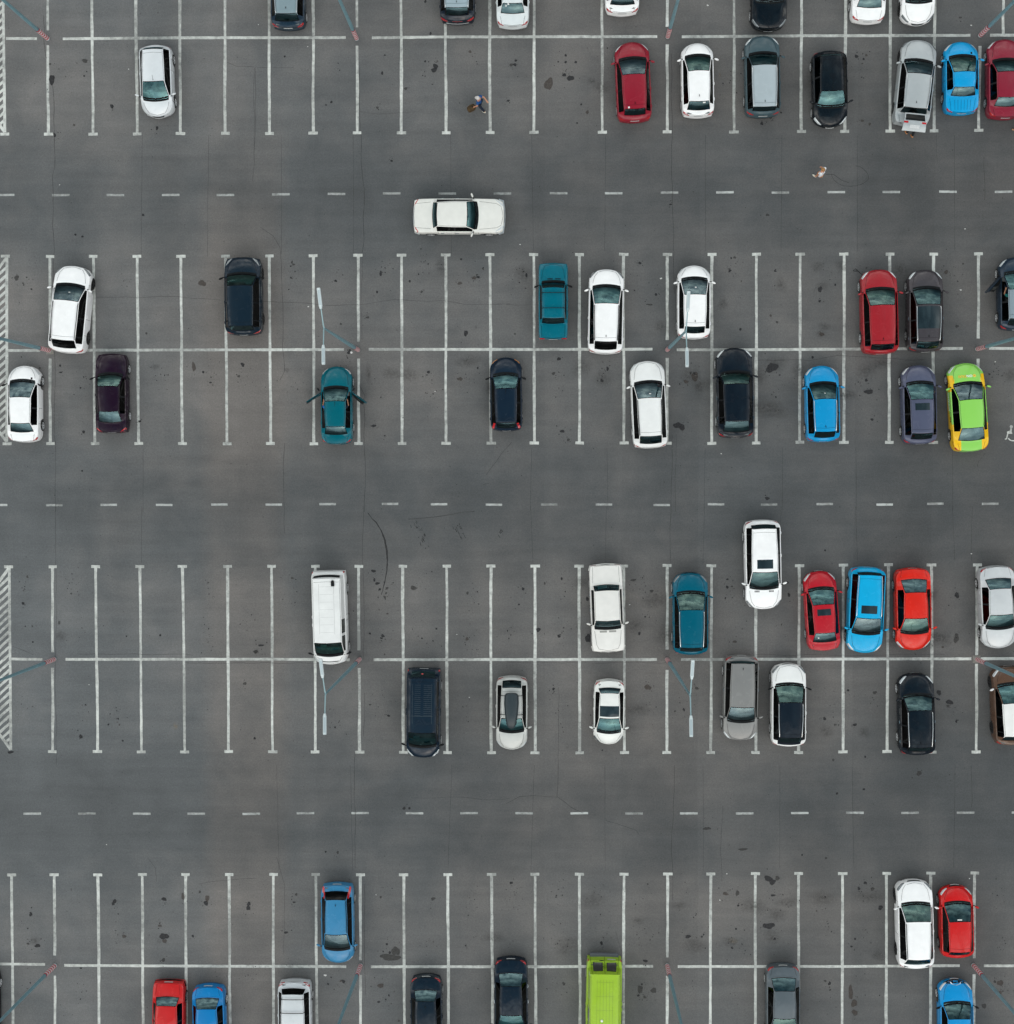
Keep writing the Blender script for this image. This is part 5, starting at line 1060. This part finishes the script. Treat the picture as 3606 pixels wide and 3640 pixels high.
# open tailgate of the silver wagon
n = I['b6']; hw = n['hw']; q = MB(); z0 = n['H'] + .02; a = Vector((0, n['yt'] + .30, n['H'] + .05)); 
def gate(u, v_): # u across -1..1, v 0 hinge .. 1 lower edge; raised to just above level
    return Vector((u * lerp(.56, .64, v_), n['yt'] + .42 - v_ * .98, n['H'] + .06 + .22 * math.sin(v_ * 2.2) - .18 * v_ * v_ - .03 * u * u))
def gatepatch(u0, u1, v0, v1, off, mt, nm, thick=0):
    q = MB(); P = []; nu, nv = 6, 5
    for i in range(nu + 1):
        for j in range(nv + 1): P.append(gate(lerp(u0, u1, i / nu), lerp(v0, v1, j / nv)) + Vector((0, 0, off)))
    F = [(i * (nv + 1) + j, (i + 1) * (nv + 1) + j, (i + 1) * (nv + 1) + j + 1, i * (nv + 1) + j + 1) for i in range(nu) for j in range(nv)]
    q.add(P, F)
    if thick:
        q.add([p - Vector((0, 0, thick)) for p in P], F)
        m_ = nv + 1; ring = [i * m_ for i in range(nu + 1)] + [nu * m_ + j for j in range(1, m_)] + [i * m_ + nv for i in range(nu - 1, -1, -1)] + [j for j in range(nv - 1, 0, -1)]
        N_ = len(P); q.f += [[ring[i], ring[(i + 1) % len(ring)], N_ + ring[(i + 1) % len(ring)], N_ + ring[i]] for i in range(len(ring))]; q.m += [0] * len(ring)
    return q.build(nm, mt, n['root'])
gatepatch(-1, 1, 0, 1, 0, n['pm'], 'tailgate', .05); gatepatch(-.9, .9, .08, .44, .012, M_SG, 'rear_window_raised'); gatepatch(-.42, .42, .68, .86, .014, M_PLATE, 'license_plate')
gatepatch(-1.0, -.62, .50, .60, .014, M_RED, 'tail_light'); gatepatch(.62, 1.0, .50, .60, .014, M_RED, 'tail_light')
q = MB(); q.box((0, n['yt'] + .28, .82), (1.25, .5, .1)); q.build('load_floor', M_FLOOR, n['root'])
# open front doors
def door(nfo, s_, deg, back=False):
    hw = nfo['hw']; yh = nfo['yc'] - .22; ln = 1.02; M_ = Matrix.Translation((s_ * (hw - .02), yh, 0)) @ Matrix.Rotation(s_ * R(deg), 4, 'Z')
    def tr(q):
        q.v = [tuple(M_ @ Vector(p)) for p in q.v]; return q
    q = MB(); zb = nfo['zs'](yh) - .02
    q.add([(s_ * a_ , -y, z) for a_, y, z in ((.0, 0, .30), (.0, ln, .30), (.02, ln, .62), (.02, 0, .62), (-.03, 0, zb), (-.03, ln, zb), (-.10, 0, zb), (-.10, ln, zb), (-.09, 0, .30), (-.09, ln, .30))],
          [(0, 1, 2, 3), (3, 2, 5, 4), (4, 5, 7, 6), (6, 7, 9, 8), (0, 3, 4, 6, 8), (1, 9, 7, 5, 2), (0, 8, 9, 1)])
    d_ = tr(q).build('open_door', nfo['pm'], nfo['root'])
    q = MB(); q.tube([(s_ * -.05, -.05, zb), (s_ * -.16, -.42, nfo['H'] - .14), (s_ * -.20, -.75, nfo['H'] - .10), (s_ * -.20, -1.0, nfo['H'] - .16), (s_ * -.06, -1.0, zb)], .018, 6); tr(q).build('window_frame', M_BLK, d_)
    q = MB(); q.add([(s_ * -.06, -.08, zb), (s_ * -.16, -.42, nfo['H'] - .16), (s_ * -.20, -.97, nfo['H'] - .18), (s_ * -.06, -.97, zb)], [(0, 1, 2, 3)]); tr(q).build('window', M_SG, d_)
    q = MB(); q.ball((s_ * .16, -.06, zb + .08), (.11, .05, .07)); tr(q).build('mirror', M_BLK, d_)
door(I['d3'], -1, 58); door(I['d3'], 1, 54); door(I['c8'], -1, 42)
# people ------------------------------------------------------------
M_SKIN = mat('skin', (.52, .25, .15), .6, noise=.06); M_BLUE = mat('blue_cloth', (.004, .075, .26), .85, noise=.2, nscale=12); M_NAVY = mat('navy_cloth', (.006, .012, .028), .9, noise=.2)
M_CAP = mat('pale_cap', (.55, .52, .50), .8, noise=.1); M_HAIR = mat('light_brown_hair', (.30, .15, .05), .6, noise=.35, nscale=30); M_DARKH = mat('dark_hair', (.02, .013, .01), .6)
M_FLOR = mat('white_blouse', (.68, .70, .72), .8, noise=.12, nscale=25); M_SKIRT = mat('orange_skirt', (.52, .19, .05), .8, noise=.3, nscale=14); M_CREAM = mat('cream_shoe', (.55, .55, .47), .7); M_BLKC = mat('black_cloth', (.006, .007, .009), .9, noise=.2)
def skinned(name, joints, edges, m, parent, sub=2):
    me = bpy.data.meshes.new(name); me.from_pydata([j[:3] for j in joints], edges, []); o = link(name, me, parent)
    s_ = o.modifiers.new('skin', 'SKIN'); s_.use_smooth_shade = True
    if not me.skin_vertices: bpy.context.view_layer.objects.active = o
    sk_ = me.skin_vertices[0].data if me.skin_vertices else None
    if sk_ is not None:
        for i, j in enumerate(joints): sk_[i].radius = (j[3], j[4] if len(j) > 4 else j[3])
        sk_[0].use_root = True
    u = o.modifiers.new('sub', 'SUBSURF'); u.levels = sub; u.render_levels = sub
    me.materials.append(m); return o
def person(name, loc, rz, P, label, look):
    """P: joint positions. x right, y forward, z up, in metres"""
    root = bpy.data.objects.new(name, None); C.objects.link(root); root.location = loc; root.rotation_euler = (0, 0, rz); tag(root, label, 'person')
    J = P
    j = [(*J['pelvis'], .13, .10), (*J['waist'], .12, .09), (*J['chest'], .155, .10), (*J['neck'], .055), (*J['headb'], .075, .085), (*J['headt'], .078, .095)]
    e = [(0, 1), (1, 2), (2, 3), (3, 4), (4, 5)]
    for s_ in 'LR':
        b = len(j)
        j += [(*J['sh' + s_], .062), (*J['el' + s_], .045), (*J['wr' + s_], .030), (*J['ha' + s_], .036, .018)]; e += [(2, b), (b, b + 1), (b + 1, b + 2), (b + 2, b + 3)]
        hv = Vector(J['ha' + s_]) ; d_ = (hv - Vector(J['wr' + s_])).normalized(); sd_ = d_.cross(Vector((0, 0, 1))); sd_ = sd_.normalized() if sd_.length > .1 else Vector((1, 0, 0))
        for k in range(4):
            a_ = hv + sd_ * (k - 1.5) * .020 + d_ * .02; t1 = a_ + d_ * (.045 - .006 * abs(k - 1.5)) + Vector((0, 0, -.008)); j += [(*a_, .0095), (*t1, .0085), (*(t1 + d_ * .022 + Vector((0, 0, -.016))), .007)]; nb = len(j) - 3; e += [(b + 3, nb), (nb, nb + 1), (nb + 1, nb + 2)]
        th = Vector(J['wr' + s_]).lerp(hv, .6) + sd_ * .04; j += [(*th, .011), (*(th + d_ * .035 + sd_ * .012), .009)]; nb = len(j) - 2; e += [(b + 2, nb), (nb, nb + 1)]
        b = len(j)
        j += [(*J['hi' + s_], .085), (*J['kn' + s_], .058), (*J['an' + s_], .040), (*J['to' + s_], .038, .03)]; e += [(0, b), (b, b + 1), (b + 1, b + 2), (b + 2, b + 3)]
    body_ = skinned('body', j, e, M_SKIN, root)
    # face
    hb, ht = Vector(J['headb']), Vector(J['headt']); up = (ht - hb).normalized(); fw = Vector(J.get('face', (0, 1, 0))).normalized(); rt = fw.cross(up).normalized(); c_ = hb.lerp(ht, .5)
    q = MB()
    for s_ in (-1, 1): q.ball(c_ + rt * .033 * s_ + fw * .088, (.013, .010, .009))
    q.build('eyes', M_WHITE, root)
    q = MB(); q.tube([c_ + fw * .095 + up * .01, c_ + fw * .118 - up * .025], [.009, .015], 6); q.build('nose', M_SKIN, root)
    q = MB(); q.ball(c_ + fw * .09 - up * .06, (.024, .008, .007)); q.build('mouth', mat('lips', (.35, .10, .08), .5), root)
    q = MB()
    for s_ in (-1, 1): q.ball(c_ + rt * .088 * s_, (.012, .02, .03))
    q.build('ears', M_SKIN, root)
    top, trou, shoe, hair = look[:4]
    tj = [(*J['waist'], .155, .12), (*(Vector(J['pelvis']) + Vector((0, 0, .02))), .16, .13), (*J['chest'], .185, .125), (*(Vector(J['chest']).lerp(Vector(J['neck']), .6)), .10, .08)]; te = [(0, 1), (0, 2), (2, 3)]
    for s_ in 'LR':
        b = len(tj); sl = look[4] if len(look) > 4 else .75
        tj += [(*J['sh' + s_], .088), (*Vector(J['sh' + s_]).lerp(Vector(J['el' + s_]), sl), .068)]; te += [(2, b), (b, b + 1)]
        if sl > .95: tj += [(*Vector(J['el' + s_]).lerp(Vector(J['wr' + s_]), .9), .045)]; te += [(b + 1, b + 2)]
    skinned('shirt', tj, te, top, root)
    if trou is not None:
        tj = [(*J['pelvis'], .155, .13)]; te = []
        for s_ in 'LR':
            b = len(tj); tj += [(*J['hi' + s_], .112), (*J['kn' + s_], .085), (*Vector(J['kn' + s_]).lerp(Vector(J['an' + s_]), look[5] if len(look) > 5 else .92), .065)]; te += [(0, b), (b, b + 1), (b + 1, b + 2)]
        skinned('trousers', tj, te, trou, root)
    for s_ in 'LR':
        q = MB(); a_, b_ = Vector(J['an' + s_]), Vector(J['to' + s_]); d_ = (b_ - a_).normalized(); q.tube([a_ - d_ * .05 + Vector((0, 0, -.01)), a_ + Vector((0, 0, -.01)), a_.lerp(b_, .6), b_, b_ + d_ * .04], [.03, .05, .052, .045, .02], 10, 0, True, .75); q.build('shoe', shoe, root)
    q = MB(); q.ball(ht.lerp(hb, .24) - fw * .004, (.108, .122, .10), 0, 14, 9); q.build('cap' if hair == M_CAP else 'hair', hair, root)
    if hair == M_CAP: q = MB(); q.ball(ht.lerp(hb, .45) + fw * .10, (.075, .07, .012)); q.build('cap_brim', hair, root)
    return root
STR = dict(pelvis=(0, 0, .96), waist=(0, .01, 1.10), chest=(0, .03, 1.34), neck=(0, .04, 1.50), headb=(0, .06, 1.58), headt=(0, .07, 1.70),
           shL=(-.19, .03, 1.42), elL=(-.26, -.12, 1.16), wrL=(-.27, -.02, .94), haL=(-.27, .04, .88), shR=(.19, .03, 1.42), elR=(.27, .12, 1.18), wrR=(.26, .30, 1.02), haR=(.25, .37, .99),
           hiL=(-.10, 0, .92), knL=(-.11, .24, .52), anL=(-.11, .30, .09), toL=(-.12, .46, .045), hiR=(.10, 0, .92), knR=(.11, -.04, .50), anR=(.11, -.40, .14), toR=(.12, -.28, .05))
p = G(1708, 378)
A = dict(STR); A.update(shL=(-.18, .02, 1.42), elL=(-.30, .02, 1.16), wrL=(-.34, .16, .94), haL=(-.35, .22, .87), elR=(.26, -.18, 1.20), wrR=(.16, -.36, 1.06), haR=(.12, -.43, 1.03), knL=(-.14, -.06, .50), anL=(-.26, -.36, .12), toL=(-.24, -.22, .05), hiR=(.10, 0, .92), knR=(.11, .12, .50), anR=(.11, .06, .08), toR=(.11, .22, .045), face=(0, 1, -.1))
person('person', (p.x, p.y, 0), R(72), A, 'person in a blue shirt and pale cap walking with a brown bag in one hand', (M_BLUE, M_NAVY, M_CREAM, M_CAP, .62))
# the bag hangs from the left hand
def bagmesh(c_, rz, sx, sy, sz, m, name, label):
    q = MB(); k = 12; P = []
    lv_ = [(0, .80), (.08, .98), (.5, 1.04), (.85, .9), (1, .62)]
    for z, w_ in lv_:
        for a in range(k): an = 2 * math.pi * a / k; P.append((sx * w_ * math.copysign(abs(math.cos(an)) ** .6, math.cos(an)) * (1 + random.uniform(-.05, .05)), sy * w_ * math.copysign(abs(math.sin(an)) ** .6, math.sin(an)) * (1 + random.uniform(-.05, .05)), z * sz))
    q.add(P, [(l * k + a, l * k + (a + 1) % k, (l + 1) * k + (a + 1) % k, (l + 1) * k + a) for l in range(4) for a in range(k)] + [tuple(reversed(range(k))), tuple(range(4 * k, 5 * k))])
    o_ = q.build(name, m, None); o_.location = c_; o_.rotation_euler = (0, 0, rz); tag(o_, label, 'bag')
    for s_ in (-1, 1):
        h_ = MB(); h_.tube([(-sx * .5, s_ * sy * .4, sz * .95), (-sx * .3, s_ * .03, sz + .16), (0, s_ * .012, sz + .22), (sx * .3, s_ * .03, sz + .16), (sx * .5, s_ * sy * .4, sz * .95)], .011, 5); h_.build('handle', M_BLKC, o_)
    return o_
hl_ = Matrix.Rotation(R(72), 3, 'Z') @ Vector((-.36, .25, 0))
bg_ = T('12', 1612, 800, .5)
bagmesh((bg_.x + .02, bg_.y, .34), R(30), .25, .17, .38, mat('brown_bag', (.060, .035, .012), .9, noise=.6, nscale=9), 'travel_bag', 'bulging brown patterned bag carried by the person in blue')
q = MB(); q.tube([(p.x + hl_.x, p.y + hl_.y, .87), ((p.x + hl_.x + bg_.x) / 2, (p.y + hl_.y + bg_.y) / 2, .80), (bg_.x + .08, bg_.y + .04, .74)], .012, 5); sb_ = q.build('strap', M_BLKC, bpy.data.objects['travel_bag']); sb_.matrix_parent_inverse = Matrix.LocRotScale(Vector((bg_.x + .02, bg_.y, .34)), bpy.data.objects['travel_bag'].rotation_euler.to_quaternion(), None).inverted()
# woman in white
p = G(2909, 628); B = dict(STR); B.update(face=(0, 1, -.15), elL=(-.25, -.04, 1.16), wrL=(-.24, .02, .94), haL=(-.23, .05, .87), elR=(.25, .04, 1.17), wrR=(.24, .16, .98), haR=(.23, .22, .94), knL=(-.11, .10, .50), anL=(-.11, .12, .09), toL=(-.12, .28, .045), knR=(.11, .0, .50), anR=(.11, -.14, .10), toR=(.12, .0, .045))
w_ = person('person', (p.x, p.y, 0), R(50), B, 'person in a white blouse and orange skirt walking across the lane', (M_FLOR, None, M_CREAM, M_HAIR, 1.0))
q = MB(); P = []; k = 16
for z, rx, ry, dy in ((.92, .13, .11, 0), (.84, .16, .14, 0), (.72, .17, .16, .01), (.62, .18, .18, .0)):
    for a in range(k): an = 2 * math.pi * a / k; f_ = 1 + .06 * math.sin(5 * an) * (1.1 - z); P.append((rx * f_ * math.cos(an), ry * f_ * math.sin(an) + dy, z))
q.add(P, [(l * k + a, l * k + (a + 1) % k, (l + 1) * k + (a + 1) % k, (l + 1) * k + a) for l in range(3) for a in range(k)]); q.build('skirt', M_SKIRT, w_)
# person bending at the open tailgate
p = G(2686 + 1138 * K, 962 * K); Cc = dict(STR)
Cc.update(pelvis=(0, -.08, .92), waist=(0, .06, 1.02), chest=(0, .28, 1.16), neck=(0, .42, 1.24), headb=(0, .49, 1.26), headt=(0, .60, 1.28), shL=(-.18, .32, 1.20), elL=(-.22, .46, .98), wrL=(-.18, .66, .90), haL=(-.17, .73, .89), shR=(.18, .32, 1.20), elR=(.22, .48, .98), wrR=(.16, .68, .90), haR=(.15, .75, .89),
          hiL=(-.10, -.08, .88), knL=(-.16, -.02, .50), anL=(-.20, -.16, .08), toL=(-.24, -.02, .045), hiR=(.10, -.08, .88), knR=(.10, -.16, .50), anR=(.06, -.42, .10), toR=(.02, -.30, .05), face=(0, .3, -1))
person('person', (p.x, p.y, 0), R(12), Cc, 'person in black clothes and tan shoes leaning into the open wagon', (M_BLKC, M_BLKC, mat('tan_shoe', (.42, .17, .05), .6), M_DARKH, 1.0))
# person at the right edge
p = G(3615, 452); Dd = dict(STR)
person('person', (p.x + .10, p.y + .05, 0), R(-75), Dd, 'person in dark trousers and tan sandals stepping out past the right edge', (M_NAVY, M_NAVY, mat('sandal', (.50, .30, .16), .6), M_DARKH))
# seated people inside the teal sedan, the moving cream sedan and the car with the open door
def sitter(nfo, x, top, label):
    y = lerp(nfo['yw'], nfo['yc'], .1) - .36
    S_ = dict(pelvis=(0, 0, .72), waist=(0, -.04, .84), chest=(0, -.08, 1.04), neck=(0, -.08, 1.16), headb=(0, -.05, 1.20), headt=(0, -.03, 1.27), shL=(-.17, -.06, 1.10), elL=(-.26, .06, .90), wrL=(-.22, .28, .96), haL=(-.2, .34, .98), shR=(.17, -.06, 1.10), elR=(.26, .06, .90), wrR=(.22, .28, .90), haR=(.2, .34, .90),
              hiL=(-.10, .04, .70), knL=(-.14, .42, .76), anL=(-.14, .62, .50), toL=(-.14, .74, .48), hiR=(.10, .04, .70), knR=(.14, .42, .76), anR=(.14, .62, .50), toR=(.14, .74, .48))
    m_ = Matrix.Translation(nfo['root'].location) @ nfo['root'].rotation_euler.to_matrix().to_4x4(); w0 = m_ @ Vector((x, y, 0))
    return person('person', (w0.x, w0.y, 0), nfo['root'].rotation_euler.z, S_, label, (top, M_NAVY, M_BLKC, M_DARKH))
sitter(I['d3'], -.48, mat('bright_blue_cloth', (.01, .14, .45), .8), 'person in a blue shirt sitting on the left of the teal sedan')
sitter(I['d3'], .42, M_NAVY, 'person with a bare arm sitting on the right of the teal sedan')
sitter(I['m'], .36, M_SKIRT, 'person driving the cream white old sedan, hand at the side window')
sitter(I['c8'], -.44, mat('teal_cloth', (.01, .16, .15), .8), 'person sitting in the car with its left door open at the right edge')
# ---- street lamps
M_POLE = mat('blue_grey_pole', (.15, .27, .31), .5, .0, noise=.12, nscale=3); M_ARM = mat('pale_arm', (.30, .44, .47), .45); M_HEAD = mat('lamp_housing', (.55, .62, .63), .5); M_HLENS = mat('lamp_cover', (.38, .46, .49), .45)
M_BAND = mat('white_band', (.62, .58, .58), .5); M_BANDR = mat('red_band', (.42, .03, .05), .5); M_CONC = mat('concrete', (.22, .21, .19), .9, noise=.2)
GL = 'street lamps standing on the row divider lines'
def lampparts(h):
    pole = MB(); pole.tube([(0, 0, 0), (0, 0, .3), (0, 0, h * .6), (0, 0, h)], [.112, .108, .08, .045], 14)
    bands = MB(); z = .06; k = 0
    while z < 1.55:
        bands.tube([(0, 0, z), (0, 0, z + .135)], .120, 16, k % 2, False); z += .135; k += 1
    base = MB(); base.box((0, 0, .012), (.42, .42, .024)); 
    for x in (-1, 1):
        for y in (-1, 1): base.tube([(x * .16, y * .16, .02), (x * .16, y * .16, .06)], .018, 6)
    arms, heads = [], []
    for s_ in (-1, 1):
        a = MB(); a.tube([(0, 0, h - .05), (0, s_ * .12, h + .10), (0, s_ * 1.05, h + .50)], [.038, .034, .026], 8); arms.append(a)
        q = MB(); c_ = Vector((0, s_ * 1.62, h + .72)); d_ = Vector((0, s_, .30)).normalized(); n_ = Vector((0, -s_ * .30, 1)).normalized(); P = []
        for t_, w_ in ((-.62, .055), (-.52, .07), (-.46, .086), (.50, .086), (.56, .07)):
            for x, z in ((-1, -.05), (-1, .02), (-.7, .05), (.7, .05), (1, .02), (1, -.05)): P.append(c_ + d_ * t_ + Vector((x * w_, 0, 0)) + n_ * z)
        q.add(P, [(i * 6 + j, i * 6 + (j + 1) % 6, (i + 1) * 6 + (j + 1) % 6, (i + 1) * 6 + j) for i in range(4) for j in range(6)] + [tuple(range(6)), tuple(range(24, 30))])
        l_ = MB(); l_.add([c_ + d_ * t_ + Vector((x * .046, 0, 0)) + n_ * .054 for t_ in (-.40, .45) for x in (-1, 1)], [(0, 1, 3, 2)])
        heads.append((q, l_))
    return pole, bands, base, arms, heads
pl_, b1_, ba_, ar_, hd_ = lampparts(12.0)
proto = dict(pole=pl_.mesh('pole', M_POLE), striped_sleeve=b1_.mesh('striped_sleeve', [M_BAND, M_BANDR]), base_plate=ba_.mesh('base_plate', M_CONC))
arm_me = [a.mesh('lamp_arm', M_ARM) for a in ar_]; head_me = [(a.mesh('lamp_head', M_HEAD), b.mesh('lamp_cover', M_HLENS)) for a, b in hd_]
LAMPS = [((171, 138), 'pole cut off at the upper left corner'), ((1269, 138), 'striped lamp post at the top edge, left of the middle'), ((2374, 132), 'striped lamp post at the top edge, right above the lone dark red hatchback'), ((3484, 127), 'striped lamp post in the upper right corner above the bright blue sedan'),
         ((178, 1246), 'lamp post with a battered striped base behind the crooked white crossover'), ((1274, 1244), 'double-arm lamp above the teal sedan with open doors'), ((2372, 1244), 'double-arm lamp whose head hangs over the white hatchback'), ((3474, 1241), 'striped lamp post leaving the right edge above the green taxi'),
         ((195, 2343), 'striped lamp post leaving the left edge across the hatched marking'), ((1280, 2343), 'double-arm lamp over the nose of the white delivery van'), ((2372, 2343), 'double-arm lamp below the teal crossover with silver rails'), ((3472, 2343), 'lamp post on a square plate crossing the brown crossover at the right edge'),
         ((197, 3431), 'striped lamp post in the lower left corner'), ((1283, 3431), 'striped lamp post below the light blue wagon'), ((2372, 3431), 'striped lamp post right of the lime green van'), ((3460, 3430), 'striped lamp post in the lower right corner above the blue hatchback')]
LH = {5: 12.0, 6: 10.6, 9: 12.2, 10: 12.6, 13: 12.6, 14: 12.6}
for k, ((x, y), lab) in enumerate(LAMPS):
    g_ = G(x, y); r_ = bpy.data.objects.new('street_lamp', None); C.objects.link(r_); r_.location = (g_.x, g_.y, 0)
    if 'lamp' not in lab: lab = 'street lamp ' + lab
    tag(r_, lab, 'street lamp', GL); zsc = LH.get(k, 12.0) / 12.0; r_.rotation_euler = (0, 0, R({5: 3.5, 6: -1, 9: 3.0, 10: -1}.get(k, 0)))
    for nm, me in proto.items():
        if nm == 'base_plate' and k not in (4, 11): continue
        o_ = link(nm, me, r_)
        if nm == 'pole': o_.scale = (1, 1, zsc)
    for a in arm_me: o_ = link('lamp_arm', a, r_); o_.location = (0, 0, 12 * zsc - 12); o_.scale = (1, .84, 1)
    for a, b in head_me:
        o_ = link('lamp_head', a, r_); o_.location = (0, 0, 12 * zsc - 12); o_.scale = (1, .84, 1); link('lamp_cover', b, o_)
